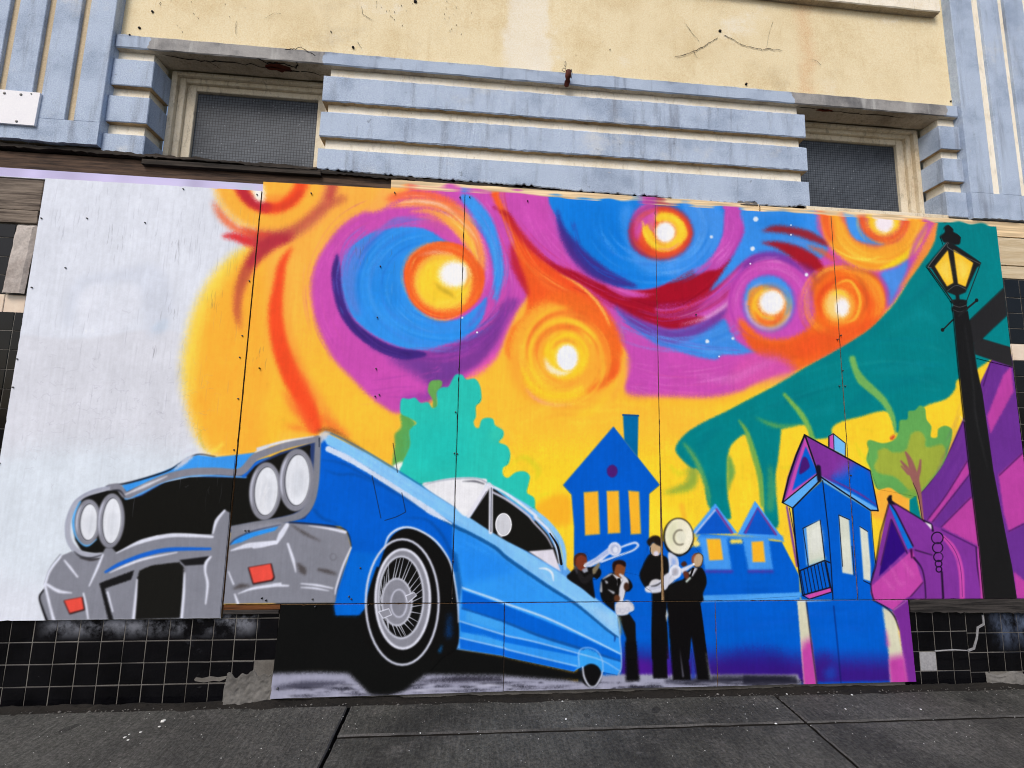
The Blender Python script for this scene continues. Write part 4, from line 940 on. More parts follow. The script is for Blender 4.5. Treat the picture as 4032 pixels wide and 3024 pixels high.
    S('B4 1030,530 1130,588 1192,655 1232,765', [6, 10, 10, 4], (16, 12, 30), 1.5)
    Q('B4 1180,600 1292,524 1292,532 1185,612', (214, 140, 200), 2, .7)
    S('B4 400,526 480,532 700,528', [4, 14, 4], (224, 230, 244), 2, .8)
    S('B4 1100,524 1290,524', 5, (230, 170, 220), 1.5, .7)
    bristles('M4 1500,1050 1700,700 1900,200', 300, 36, [(120, 58, 156), (92, 38, 134)], .3, (8, 24), 4)
    bristles('M4 1250,1300 1500,1500 B4 1600,300', 400, 40, [(140, 62, 166), (114, 42, 144)], .3, (8, 24), 4)
    bristles('M4 2100,950 2200,1250', 250, 20, [(208, 90, 184), (180, 60, 158)], .35, (8, 20), 4)
    # -- lamp post
    LK = (27, 27, 28)
    Q('T4 1765,1215 2052,942 2074,1165 1960,1270 1855,1372 1785,1392', (38, 38, 40), 1.5)
    Q('T4 1800,1392 1852,1338 2098,1412 2120,1572 1820,1472', (40, 40, 42), 1.5)
    Q('T4 1648,1130 1768,1130 1800,1330 1835,1580 M4 1880,300 1965,900 2060,1400 2112,1660 B4 2152,518 1890,518 M4 1850,1500 1772,850 1690,100', LK, 1.5)
    S('T4 1740,1250 1800,1660 M4 1830,500 1920,900', [6, 8, 10, 4], (60, 62, 64), 4, .5)
    F('T4 1630,1050 1690,1038 1760,1050 1756,1085 1768,1105 1745,1135 1700,1150 1648,1135 1640,1100 1650,1085', LK, 1.2)
    S('T4 1645,1085 1700,1100 1752,1085', 6, (80, 80, 82), 1, .8)
    S('T4 1648,1120 1700,1138 1750,1120', 6, (70, 70, 72), 1, .8)
    S('T4 1672,920 1685,1050', [26, 30], LK, 1.2)
    for s in ('T4 1452,790 1650,1062', 'T4 1858,780 1752,1062'):
        S(s, 11, (34, 36, 36), 1)
    Q('T4 1608,575 1872,752 1858,775 1835,790 1745,985 1678,1012 1598,982 1478,798 1436,780', (30, 30, 31), 1.2)
    for s in ('T4 1606,652 1650,908 1600,938 1504,780', 'T4 1650,648 1806,752 1746,940 1686,916'):
        Q(s, (250, 198, 48), 1.2)
        F(T(s).mean(0) + (T(s) - T(s).mean(0)) * .55, (253, 222, 100), 12, .7)
    S('T4 1608,585 1460,770 1475,790', [6, 7, 5], (110, 112, 114), 1, .8)
    S('T4 1612,590 1620,640 1860,760', [5, 8, 6], (90, 92, 92), 1, .7)
    S('T4 1600,975 1672,930 1750,960', 5, (92, 94, 94), 1, .8)
    F('T4 1578,480 1595,458 1612,452 1635,466 1652,485 1650,508 1690,530 1710,552 1705,600 1660,610 1610,590 1575,592 1555,560 1550,540 1582,510', LK, 1.5)
    S('T4 1572,1278 1650,1200', [10, 12], LK, 1)
    S('T4 1690,1170 1838,1048', [16, 14], (34, 34, 35), 1)
    for s in ('T4 1570,1278', 'T4 1838,1045'):
        p = T(s)[0]
        F(ell('W', p[0], p[1], 7, 7.5, n=14), LK, 1)
    S('M4 1710,480 1740,520', [8, 4], (230, 225, 200), 2, .7)


def weather():
    """spray grain, brush unevenness, checks in the veneer, nail heads, lap lines and batten / skirting overspray"""
    global IMG
    h, w = IMG.shape[:2]
    lum = 1 + (noise(h, w, 46, 21) - .5) * .045 + (noise(h, w, 9, 22) - .5) * .03 + (noise(h, w, 5, 23, 7) - .5) * .03 + (noise(h, w, 2.2, 29, 40) - .5) * .022 + GRAIN * .03
    IMG *= lum[..., None]
    Z = CZ1 - (np.arange(h) + .5) * MPX
    X = CX0 + (np.arange(w) + .5) * MPX
    g = np.random.default_rng(31)

    def crack(x, z, L, wd, a, col=(60, 60, 70)):
        p = np.array([(x, z), (x + g.normal(0, .003), z - L * .5), (x + g.normal(0, .003), z - L)])
        q = np.stack([(p[:, 0] - CX0) / MPX, (CZ1 - p[:, 1]) / MPX], -1)
        r = raster(ribbon(q, np.array([.3, wd / MPX, .3])))
        if r is None:
            return
        m, x0, y0 = r
        t = IMG[y0:y0 + m.shape[0], x0:x0 + m.shape[1]]
        t += (np.array(col, np.float32) / 255 - t) * (m * a)[..., None]
    for k in range(190):                                   # checks in the white board's veneer
        top = g.random() < .6
        x = g.uniform(-1.15, .0)
        z = g.uniform(2.55, 2.86) if top else g.uniform(1.0, 2.6)
        if -.5 < x < -.05 and top:
            z = g.uniform(2.4, 2.85)
        crack(x, z, g.uniform(.03, .14), g.uniform(.0014, .0026), g.uniform(.15, .45), (132, 134, 150))
    for cx, cz, n in ((-.79, 2.52, 8), (-.43, 2.5, 10), (-.18, 2.2, 8), (.62, 2.52, 16), (.06, 1.88, 7), (.78, 2.55, 3), (-.42, 2.13, 6), (-.5, 1.9, 4)):
        for k in range(n):
            crack(cx + g.normal(0, .025), cz + g.normal(0, .04), g.uniform(.02, .08), g.uniform(.0016, .003), g.uniform(.25, .55), (90, 88, 100))
    for k in range(170):                                   # scuffs and pencil scribbles
        x, z = g.uniform(-1.1, -.15), g.normal(1.55, .16)
        L, a = g.uniform(.01, .07), g.uniform(0, 6.28)
        t = np.linspace(0, 1, 5)
        p = np.stack([x + L * t * math.cos(a) + g.normal(0, .006, 5), z + .4 * L * t * math.sin(a) + g.normal(0, .006, 5)], -1)
        q = np.stack([(p[:, 0] - CX0) / MPX, (CZ1 - p[:, 1]) / MPX], -1)
        r = raster(ribbon(q, np.full(5, .8)))
        if r is None:
            continue
        m, x0, y0 = r
        tt = IMG[y0:y0 + m.shape[0], x0:x0 + m.shape[1]]
        tt += (np.array((150, 150, 168), np.float32) / 255 - tt) * (m * g.uniform(.15, .4))[..., None]
    # batten over the boards: raw wood under ragged overspray
    top = np.interp(X, [0.003, 1.215, 2.442, 4.866], [2.931, 2.944, 2.943, 2.940])
    n1 = noise(h, w, 26, 41) * .6 + noise(h, w, 60, 43, .1) * .7 - .4
    ov = (Z[:, None] - top[None]) / .06 + (noise(h, w, 34, 47) - .5) * 1.5 + (noise(h, w, 90, 48, .06) - .5) * .9
    a = np.clip(ov * 1.6 - .1, 0, 1)
    wood = np.array((226, 200, 160), np.float32) / 255 * (1 + (noise(h, w, 60, 44, .05) - .5) * .3)[..., None]
    zi = np.clip(((CZ1 - (top - .012)) / MPX).astype(int), 0, h - 1)
    src = IMG[zi, np.arange(w)]                            # what is sprayed along the top edge
    m = ((Z[:, None] > top[None] + .002) & (X[None] > .0)) | ((X[None] > 4.8685) & (Z[:, None] > 2.5))
    a = np.maximum(a, (X[None] > 4.8685) * 1.0)
    up = src[None] * (1 - a[..., None]) + wood * a[..., None]
    IMG[:] = np.where(m[..., None], up, IMG)
    m = (Z[:, None] > 2.872) & (X[None] <= -.001)           # lavender strip over the white board
    lav = np.array((196, 190, 228), np.float32) / 255 * (1 + (noise(h, w, 40, 45) - .5) * .16)[..., None]
    gr = np.clip((X + .55) / .4, 0, 1)[None, :, None] * np.clip(noise(h, w, 50, 46)[..., None] * 2 - .7, 0, 1)
    lav = lav * (1 - gr * .6) + np.array((180, 214, 200), np.float32) / 255 * gr * .6
    IMG[:] = np.where(m[..., None], lav, IMG)
    np.clip(IMG, 0.0, .965, out=IMG)
# ---------------------------------------------------------------- helpers
def tag(o, label=None, cat=None, group=None, kind=None):
    for k, v in (('label', label), ('category', cat), ('group', group), ('kind', kind)):
        if v:
            o[k] = v
    return o


WLOC = {}                                   # world location of every parent


def empty(name, loc, label=None, cat=None, group=None, kind=None, parent=None):
    o = bpy.data.objects.new(name, None)
    o.empty_display_size = .1
    col.objects.link(o)
    l = np.array(loc, float)
    if parent:
        o.parent = parent
        o.location = tuple(l - WLOC[parent.name])
    else:
        o.location = tuple(l)
    WLOC[o.name] = l
    return tag(o, label, cat, group, kind)


class MB:
    """collects faces in world metres; build() links them as ONE mesh object"""
    def __init__(s):
        s.v, s.f, s.m, s.sm = [], [], [], []

    def add(s, v, f, m=0, smooth=False):
        b = len(s.v)
        s.v += [tuple(map(float, p)) for p in v]
        s.f += [tuple(b + i for i in q) for q in f]
        s.m += [m] * len(f)
        s.sm += [smooth] * len(f)
        return s

    def box(s, x0, x1, y0, y1, z0, z1, m=0, c=0.0, j=0.0):
        """box with chamfered front edges (c) and slightly uneven corners (j)"""
        if c <= 0:
            v = [(x, y, z) for y in (y0, y1) for z in (z0, z1) for x in (x0, x1)]
            f = [(0, 1, 3, 2), (5, 4, 6, 7), (4, 0, 2, 6), (1, 5, 7, 3), (2, 3, 7, 6), (4, 5, 1, 0)]
        else:
            v = [(x0 + c, y0, z0 + c), (x1 - c, y0, z0 + c), (x1 - c, y0, z1 - c), (x0 + c, y0, z1 - c),
                 (x0, y0 + c, z0), (x1, y0 + c, z0), (x1, y0 + c, z1), (x0, y0 + c, z1),
                 (x0, y1, z0), (x1, y1, z0), (x1, y1, z1), (x0, y1, z1)]
            f = [(0, 1, 2, 3)] + [(4 + i, 4 + (i + 1) % 4, (i + 1) % 4, i) for i in range(4)] + \
                [(8 + i, 8 + (i + 1) % 4, 4 + (i + 1) % 4, 4 + i) for i in range(4)] + [(11, 10, 9, 8)]
        if j:
            v = [tuple(a + random.uniform(-j, j) for a in p) for p in v]
        return s.add(v, f, m)

    def slab(s, out, y0, y1, m=0):
        """outline of (x, z) points (counter-clockwise seen from the street) given depth y0..y1"""
        n = len(out)
        v = [(x, y0, z) for x, z in out] + [(x, y1, z) for x, z in out]
        f = [tuple(range(n)), tuple(range(2 * n - 1, n - 1, -1))] + [(i, n + i, n + (i + 1) % n, (i + 1) % n) for i in range(n)]
        return s.add(v, f, m)

    def sheet(s, out, y, m=0):
        return s.add([(x, y, z) for x, z in out], [tuple(range(len(out)))], m)

    def tube(s, pts, r, n=8, m=0, smooth=True):
        pts = [np.array(p, float) for p in pts]
        rr = r if hasattr(r, '__len__') else [r] * len(pts)
        v, f = [], []
        for i, p in enumerate(pts):
            t = pts[min(i + 1, len(pts) - 1)] - pts[max(i - 1, 0)]
            t = t / (np.linalg.norm(t) + 1e-9)
            u = np.cross(t, (0, 0, 1) if abs(t[2]) < .9 else (1, 0, 0))
            u /= np.linalg.norm(u)
            w = np.cross(t, u)
            v += [p + rr[i] * (math.cos(2 * math.pi * k / n) * u + math.sin(2 * math.pi * k / n) * w) for k in range(n)]
        for i in range(len(pts) - 1):
            f += [(i * n + k, i * n + (k + 1) % n, (i + 1) * n + (k + 1) % n, (i + 1) * n + k) for k in range(n)]
        f += [tuple(range(n - 1, -1, -1)), tuple((len(pts) - 1) * n + k for k in range(n))]
        return s.add(v, f, m, smooth)

    def build(s, name, mats, parent=None, label=None, cat=None, group=None, kind=None, loc=None, uv=False, fixn=True):
        me = bpy.data.meshes.new(name)
        if parent is not None:
            off = WLOC[parent.name] if loc is None else np.array(loc, float)
        else:
            off = np.zeros(3) if loc is None else np.array(loc, float)
        v = np.array(s.v, float)
        me.from_pydata((v - off).tolist(), [], s.f)
        mats = mats if isinstance(mats, (list, tuple)) else [mats]
        for m in mats:
            me.materials.append(m)
        me.polygons.foreach_set('material_index', s.m)
        me.polygons.foreach_set('use_smooth', s.sm)
        if uv:
            lay_ = me.uv_layers.new(name='wall')
            li = np.zeros(len(me.loops), np.int32)
            me.loops.foreach_get('vertex_index', li)
            q = v[li]
            lay_.data.foreach_set('uv', np.stack([(q[:, 0] - CX0) / (CX1 - CX0), (q[:, 2] - CZ0) / (CZ1 - CZ0)], -1).astype(np.float32).ravel())
        if fixn:
            import bmesh
            bm = bmesh.new()
            bm.from_mesh(me)
            bmesh.ops.recalc_face_normals(bm, faces=bm.faces)
            bm.to_mesh(me)
            bm.free()
        me.update()
        o = bpy.data.objects.new(name, me)
        col.objects.link(o)
        if parent is not None:
            o.parent = parent
            o.location = tuple(off - WLOC[parent.name])
        else:
            o.location = tuple(off)
        WLOC[o.name] = off
        return tag(o, label, cat, group, kind)


def at(u, v, y=0.0):
    """traced point -> (x, z) where its sight line meets the plane Y = y"""
    return tuple(wall_xz(np.array([u, v], float), y))


def C4(cx, x, y): return (cx + x / 2.212, y / 2.212)      # points traced on the upper strips


# ---------------------------------------------------------------- materials
def new_mat(name):
    m = bpy.data.materials.new(name)
    m.use_nodes = True
    return m, m.node_tree, m.node_tree.nodes['Principled BSDF']


def lin(c):
    return tuple(((v / 255 / 12.92) if v / 255 <= .04045 else ((v / 255 + .055) / 1.055) ** 2.4) for v in c) + (1,)


class NT:
    def __init__(s, nt):
        s.nt = nt
        s.pos = s.n('ShaderNodeNewGeometry').outputs['Position']

    def n(s, t, **k):
        nd = s.nt.nodes.new(t)
        for a, b in k.items():
            setattr(nd, a, b)
        return nd

    def set(s, sock, v):
        if isinstance(v, bpy.types.NodeSocket):
            s.nt.links.new(v, sock)
        else:
            sock.default_value = v

    def noise(s, scale, detail=6, rough=.6, stretch=(1, 1, 1), off=(0, 0, 0), vec=None):
        mp = s.n('ShaderNodeMapping')
        s.set(mp.inputs[0], vec or s.pos)
        mp.inputs['Scale'].default_value = stretch
        mp.inputs['Location'].default_value = off
        nz = s.n('ShaderNodeTexNoise')
        s.set(nz.inputs['Vector'], mp.outputs[0])
        nz.inputs['Scale'].default_value, nz.inputs['Detail'].default_value, nz.inputs['Roughness'].default_value = scale, detail, rough
        return nz.outputs[0]

    def ramp(s, f, a, b, lo=0.0, hi=1.0):
        r = s.n('ShaderNodeMapRange')
        r.interpolation_type = 'SMOOTHSTEP'
        s.set(r.inputs[0], f)
        for i, x in zip((1, 2, 3, 4), (a, b, lo, hi)):
            r.inputs[i].default_value = x
        return r.outputs[0]

    def math(s, op, a, b=0.0):
        m = s.n('ShaderNodeMath', operation=op)
        s.set(m.inputs[0], a)
        s.set(m.inputs[1], b)
        return m.outputs[0]

    def mix(s, f, a, b, mode='MIX'):
        m = s.n('ShaderNodeMix', data_type='RGBA', blend_type=mode)
        s.set(m.inputs[0], f)
        s.set(m.inputs[6], a)
        s.set(m.inputs[7], b)
        return m.outputs[2]

    def sep(s):
        x = s.n('ShaderNodeSeparateXYZ')
        s.set(x.inputs[0], s.pos)
        return x.outputs

    def bump(s, b, h, strength=.3, dist=.01):
        bp = s.n('ShaderNodeBump')
        bp.inputs['Strength'].default_value, bp.inputs['Distance'].default_value = strength, dist
        s.set(bp.inputs['Height'], h)
        s.nt.links.new(bp.outputs[0], b.inputs['Normal'])


def weathered(name, base, dark, spots=None, amt=.5, streak=.4, rough=.75, bump=.25, seed=0.0, fine=120, grime=0.0, scale=1.0, blotch=None, rust=False, grainy=.16, streakc=None, chips=None):
    """painted or bare mineral / wooden surface: cloudy wear, vertical runs, grain, small dark spots"""
    m, nt, b = new_mat(name)
    t = NT(nt)
    o = (seed * 3.1, seed * 7.7, seed * 1.3)
    n1 = t.noise(3.2 * scale, 8, .65, off=o)
    n2 = t.noise(2.2 * scale, 5, .6, (7, 7, .7), o)
    n3 = t.noise(fine, 3, .6, off=o)
    c = t.mix(t.ramp(n1, .42, .72, 0, amt), lin(base), lin(dark))
    c = t.mix(t.ramp(n2, .5, .8, 0, streak), c, lin(streakc or dark))
    if chips:
        n9 = t.noise(9, 7, .75, (1, 1, 1.2), (o[0] + 2, 0, 4))
        c = t.mix(t.ramp(n9, .69, .705, 0, .75), c, lin(chips))
        c = t.mix(t.ramp(t.noise(14, 7, .75, (1, 1, 1.2), (o[0] + 7, 0, 9)), .7, .72, 0, .6), c, lin((84, 84, 86)))
    if blotch:
        n7 = t.noise(2.1 * scale, 7, .7, (1, 1, 1.4), (o[0] + 9, 0, o[2]))
        c = t.mix(t.ramp(n7, .56, .74, 0, .7), c, lin(blotch))
    if rust:
        n8 = t.noise(3.4, 6, .7, (1, 1, .5), (o[0] + 3, 0, o[2]))
        c = t.mix(t.ramp(n8, .66, .8, 0, .6), c, lin((196, 142, 92)))
        xs_ = t.math('ADD', t.sep()[0], t.math('MULTIPLY', t.math('SUBTRACT', t.noise(5, 5, .6), .5), .25))
        c = t.mix(t.math('MULTIPLY', t.math('MULTIPLY', t.ramp(xs_, 1.42, 1.5), t.ramp(xs_, 1.72, 1.78, 1, 0)), .6), c, lin((236, 230, 216)))
        c = t.mix(t.math('MULTIPLY', t.math('MULTIPLY', t.ramp(xs_, 3.5, 3.6), t.ramp(xs_, 3.6, 3.72, 1, 0)), .45), c, lin((214, 170, 124)))
    c = t.mix(grainy, c, t.mix(t.ramp(n3, .25, .75), (0.1, 0.1, 0.1, 1), (.95, .95, .95, 1)), 'OVERLAY')
    if spots:
        n4 = t.noise(17 * scale, 4, .7, off=o)
        c = t.mix(t.ramp(n4, .66, .76, 0, .6), c, lin(spots))
        n5 = t.noise(1.1 * scale, 6, .7, off=(o[0] + 5, o[1], o[2]))
        c = t.mix(t.ramp(n5, .6, .76, 0, .35), c, lin(spots))
    if grime:
        n6 = t.noise(30, 6, .75, (1, 1, .35), o)
        c = t.mix(t.ramp(n6, .52, .66, 0, grime), c, lin((92, 74, 50)))
    nt.links.new(c, b.inputs['Base Color'])
    b.inputs['Roughness'].default_value = rough
    b.inputs['Specular IOR Level'].default_value = .3
    t.bump(b, t.math('ADD', t.math('MULTIPLY', n1, .6), t.math('MULTIPLY', n3, .25)), bump, .012)
    return m


def wood(name, base, dark, seed=0.0, rough=.8, along=(.8, 14, 14), bump=.5):
    m, nt, b = new_mat(name)
    t = NT(nt)
    o = (seed * 2.3, seed * 5.1, seed * 9.7)
    n1 = t.noise(4, 8, .7, along, o)
    n2 = t.noise(1.6, 5, .6, (.8, 3, 3), o)
    c = t.mix(t.ramp(n1, .35, .68), lin(base), lin(dark))
    c = t.mix(t.ramp(n2, .5, .75, 0, .55), c, lin(dark))
    nt.links.new(c, b.inputs['Base Color'])
    b.inputs['Roughness'].default_value = rough
    b.inputs['Specular IOR Level'].default_value = .25
    t.bump(b, n1, bump, .008)
    return m


M = {}
M['yellow'] = weathered('yellow_plaster', (230, 214, 176), (214, 193, 150), (166, 148, 118), .8, .55, .85, .5, 1, 115, blotch=(238, 232, 216), rust=True, grainy=.24)
M['blue'] = weathered('pale_blue_plaster', (175, 190, 212), (134, 150, 174), (94, 100, 108), .8, .7, .85, .6, 2, 130, blotch=(206, 208, 208), grainy=.24, streakc=(112, 118, 130), chips=(206, 200, 188))
M['blue_side'] = M['blue']
M['cream'] = weathered('cream_plaster', (242, 234, 216), (222, 206, 172), (150, 120, 84), .6, .25, .8, .35, 3, 110, grime=.22, grainy=.25)
M['soffit'] = weathered('stained_shaded_cream_plaster', (176, 148, 108), (96, 74, 50), (56, 44, 34), .9, .3, .85, .4, 4, 110, grime=.7)  # stained cream paint, its tan darkened for the shade under the bands
M['tan'] = weathered('tan_plaster', (196, 178, 148), (176, 158, 130), None, .6, .3, .85, .3, 5, 110)
M['concrete'] = weathered('grey_concrete', (146, 144, 142), (96, 96, 96), (70, 70, 70), .9, .5, .9, .5, 6, 90)
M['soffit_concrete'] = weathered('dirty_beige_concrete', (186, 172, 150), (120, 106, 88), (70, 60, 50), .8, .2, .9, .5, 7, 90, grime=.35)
M['frame'] = weathered('cream_window_paint', (222, 211, 188), (188, 170, 140), (70, 58, 46), .85, .4, .75, .4, 8, 110, grime=.4)
M['mortar'] = weathered('bare_mortar', (104, 102, 99), (40, 38, 36), (40, 38, 36), .9, .3, .95, 1.0, 9, 60)
M['grout'] = weathered('grey_grout', (112, 109, 104), (70, 66, 62), None, .7, .3, .9, .3, 10, 120)
M['strip'] = weathered('pale_worn_concrete', (182, 174, 168), (130, 118, 112), (96, 84, 78), .8, .4, .9, .6, 21, 80)
M['slab_edge'] = weathered('worn_slab_edge', (78, 77, 76), (46, 46, 46), (30, 29, 28), .9, 0, .9, .6, 23, 120, grainy=.4)
M['soil'] = weathered('dark_soil', (28, 25, 22), (12, 11, 10), (56, 52, 46), .9, 0, .95, 1.0, 11, 80)
M['dark_void'] = weathered('dark_void_shade', (44, 38, 34), (26, 22, 20), None, .8, .3, .95, .6, 12, 60)  # dark colour stands in for the shade inside the gaps
M['beam'] = wood('dark_weathered_wood', (92, 72, 58), (36, 27, 22), 1)
M['splinter'] = wood('broken_lath_wood', (60, 52, 45), (20, 17, 15), 2, bump=.9)
M['greywood'] = wood('grey_weathered_wood', (132, 120, 108), (62, 52, 46), 3)
M['beige_wood'] = wood('beige_painted_wood', (214, 198, 168), (190, 170, 136), 4, bump=.35)
M['cleat'] = wood('raw_brown_wood', (112, 68, 34), (58, 34, 20), 5)
M['ledge'] = wood('dirty_ledge_wood', (66, 62, 60), (22, 20, 20), 6, bump=.7)
M['stud'] = wood('stud_wood', (176, 148, 108), (110, 84, 56), 7, along=(14, 14, .8))
M['white'] = weathered('white_painted_board', (238, 238, 242), (226, 226, 234), (170, 165, 165), .5, .3, .55, .12, 13, 120)
M['rust'] = weathered('rusty_iron', (104, 44, 28), (52, 26, 20), (30, 20, 18), .9, .2, .85, .6, 14, 120)
M['fleck'] = weathered('white_paint_chip', (226, 228, 226), (200, 200, 196), None, .3, 0, .7, .2, 15, 120)
M['hole'] = weathered('dark_hole', (34, 30, 28), (20, 18, 16), None, .5, 0, .95, .2, 16, 120)

# wire / screw metal
m, nt, b = new_mat('grey_metal')
b.inputs['Base Color'].default_value = (.09, .09, .09, 1)
b.inputs['Metallic'].default_value, b.inputs['Roughness'].default_value = .7, .5
M['metal'] = m

# black glazed tile and cream glazed tile
for key, c0, c1 in (('tile', (12, 12, 15), (5, 5, 7)), ('tile_cream', (232, 216, 196), (214, 190, 168))):
    m, nt, b = new_mat({'tile': 'black_glazed_tile', 'tile_cream': 'cream_glazed_tile'}[key])
    t = NT(nt)
    n1 = t.noise(5, 6, .6)
    c = t.mix(t.ramp(n1, .4, .7), lin(c0), lin(c1))
    if key == 'tile':                                  # scuffs, chips and a cloudy reflection painted into the colour
        n2 = t.noise(46, 4, .7)
        c = t.mix(t.ramp(n2, .74, .77), c, lin((170, 168, 164)))
        n3 = t.noise(2.6, 6, .7, off=(3.3, 0, 1.7))
        c = t.mix(t.ramp(n3, .62, .8, 0, .16), c, lin((120, 124, 136)))
        sx = t.sep()                                   # grey and white overspray drifting below the boards
        spray = t.math('MULTIPLY', t.ramp(sx[2], .31, .42), t.math('MULTIPLY', t.ramp(sx[0], -.95, -.8), t.ramp(sx[0], .12, .2, 1, 0)))
        c = t.mix(t.math('MULTIPLY', spray, t.ramp(t.noise(7, 5, .65), .42, .66, 0, .75)), c, lin((150, 154, 166)))
        spray = t.math('MULTIPLY', t.math('MULTIPLY', t.ramp(sx[2], .16, .34), t.ramp(sx[2], .43, .46, 1, 0)), t.ramp(sx[0], 4.5, 4.62))
        c = t.mix(t.math('MULTIPLY', spray, t.ramp(t.noise(3.2, 6, .7, (1, 1, .6)), .4, .62, 0, .55)), c, lin((120, 136, 168)))
    nt.links.new(c, b.inputs['Base Color'])
    nt.links.new(t.ramp(t.noise(4, 5, .6), .35, .7, .04, .2), b.inputs['Roughness'])
    t.bump(b, t.noise(9, 2, .5), .06, .01)
    b.inputs['Specular IOR Level'].default_value = .22 if key == 'tile' else .4
    M[key] = m

# pavement: dark worn concrete with brushed grain
m, nt, b = new_mat('worn_dark_concrete')
t = NT(nt)
n1 = t.noise(1.3, 8, .7)
n2 = t.noise(170, 3, .75)
n3 = t.noise(26, 6, .75, (2.6, .22, 1))
n4 = t.noise(4.5, 7, .75, (1, 1.6, 1), (4, 0, 0))
n9 = t.noise(60, 5, .8)
c = t.mix(t.ramp(n1, .35, .7), lin((74, 74, 70)), lin((46, 46, 44)))
c = t.mix(t.ramp(n4, .48, .74, 0, .5), c, lin((104, 102, 99)))
c = t.mix(t.ramp(t.sep()[0], .7, .72, .22, 0), c, lin((92, 91, 90)))
c = t.mix(t.ramp(t.noise(5.5, 1, .4, off=(7, 3, 0)), .735, .75, 0, .6), c, lin((26, 26, 27)))
c = t.mix(.34, c, t.mix(t.ramp(n3, .3, .7), (.08, .08, .08, 1), (.92, .92, .92, 1)), 'OVERLAY')
c = t.mix(.75, c, t.mix(t.ramp(n9, .3, .7), (.12, .12, .12, 1), (.88, .88, .88, 1)), 'OVERLAY')
c = t.mix(.6, c, t.mix(n2, (.1, .1, .1, 1), (.9, .9, .9, 1)), 'OVERLAY')
c = t.mix(t.ramp(t.noise(85, 2, .5), .72, .76, 0, .7), c, lin((150, 148, 142)))
nt.links.new(c, b.inputs['Base Color'])
b.inputs['Roughness'].default_value = .85
b.inputs['Specular IOR Level'].default_value = .3
t.bump(b, t.math('ADD', t.math('MULTIPLY', n9, .8), t.math('MULTIPLY', n3, .8)), .9, .008)
M['slab'] = m
M['asphalt'] = weathered('asphalt', (62, 62, 62), (46, 46, 46), None, .7, 0, .9, .5, 17, 90)

# wired glass
m, nt, b = new_mat('wired_glass')
t = NT(nt)
sx = t.sep()
g = .0185
line = lambda s_: t.math('LESS_THAN', t.math('ABSOLUTE', t.math('SUBTRACT', t.math('FRACT', t.math('DIVIDE', t.math('ADD', s_, 10.0), g)), .5)), .085)
wire = t.math('MAXIMUM', line(sx[0]), line(sx[2]))
c = t.mix(t.ramp(t.noise(3, 6, .6), .35, .7), lin((88, 94, 102)), lin((64, 69, 76)))
c = t.mix(t.ramp(t.noise(55, 3, .6), .66, .74, 0, .6), c, lin((170, 176, 184)))
c = t.mix(t.math('MULTIPLY', wire, .9), c, lin((30, 32, 38)))
nt.links.new(c, b.inputs['Base Color'])
b.inputs['Roughness'].default_value = .4
b.inputs['Specular IOR Level'].default_value = .12
t.bump(b, t.noise(160, 2, .5), .1, .003)
M['glass'] = m

# lintel: grey where the paint has gone over the windows, blue elsewhere (ragged paint edges)
m, nt, b = new_mat('half_painted_lintel')
t = NT(nt)
sx = t.sep()
xx = t.math('ADD', sx[0], t.math('MULTIPLY', t.math('SUBTRACT', t.noise(11, 4, .6), .5), .16))
win = t.math('ADD', t.math('MULTIPLY', t.ramp(xx, -.78, -.77), t.ramp(xx, .29, .30, 1, 0)), t.math('MULTIPLY', t.ramp(xx, 3.46, 3.47), t.ramp(xx, 4.6, 4.61, 1, 0)))
n1, n2, n3 = t.noise(3.2, 8, .65), t.noise(2.2, 5, .6, (7, 7, .7)), t.noise(110, 3, .6)
cb = t.mix(t.ramp(n1, .42, .72, 0, .7), lin((168, 183, 205)), lin((132, 147, 170)))
cb = t.mix(t.ramp(n2, .52, .75, 0, .6), cb, lin((96, 104, 120)))
mould = t.math('ADD', t.math('MULTIPLY', t.math('SUBTRACT', sx[2], 3.835), 18.0), t.math('MULTIPLY', t.math('SUBTRACT', t.noise(9, 6, .7, (1, 1, .25)), .5), 2.6))
cb = t.mix(t.ramp(mould, .1, .9, 0, .65), cb, lin((84, 86, 90)))
cg = t.mix(t.ramp(n1, .38, .68), lin((156, 154, 152)), lin((96, 96, 98)))
cg = t.mix(t.ramp(n2, .5, .75, 0, .6), cg, lin((190, 190, 188)))
c = t.mix(.15, t.mix(win, cb, cg), t.mix(n3, (.2, .2, .2, 1), (1, 1, 1, 1)), 'OVERLAY')
nt.links.new(c, b.inputs['Base Color'])
b.inputs['Roughness'].default_value = .85
t.bump(b, t.math('ADD', n1, t.math('MULTIPLY', n3, .3)), .4, .012)
M['lintel'] = m

# the mural's paint: the canvas sprayed above, on real boards
paint()
weather()
img = bpy.data.images.new('mural_paint', CW, CH, alpha=False)
px = np.ones((CH, CW, 4), np.float32)
px[..., :3] = IMG[::-1]
img.pixels.foreach_set(px.ravel())
img.update()
img.pack()
m, nt, b = new_mat('mural_paint')
t = NT(nt)
uvn = t.n('ShaderNodeUVMap', uv_map='wall')
ti = t.n('ShaderNodeTexImage', interpolation='Cubic', extension='EXTEND')
ti.image = img
nt.links.new(uvn.outputs[0], ti.inputs[0])
nt.links.new(ti.outputs[0], b.inputs['Base Color'])
nt.links.new(t.ramp(t.noise(3, 5, .6), .3, .7, .5, .7), b.inputs['Roughness'])
b.inputs['Specular IOR Level'].default_value = .05
t.bump(b, t.math('ADD', t.noise(60, 4, .6, (1.6, 1, .12)), t.math('MULTIPLY', t.noise(220, 2, .5), .5)), .12, .004)
M['mural'] = m
M['board_edge'] = wood('plywood_edge', (150, 120, 84), (96, 70, 46), 8)

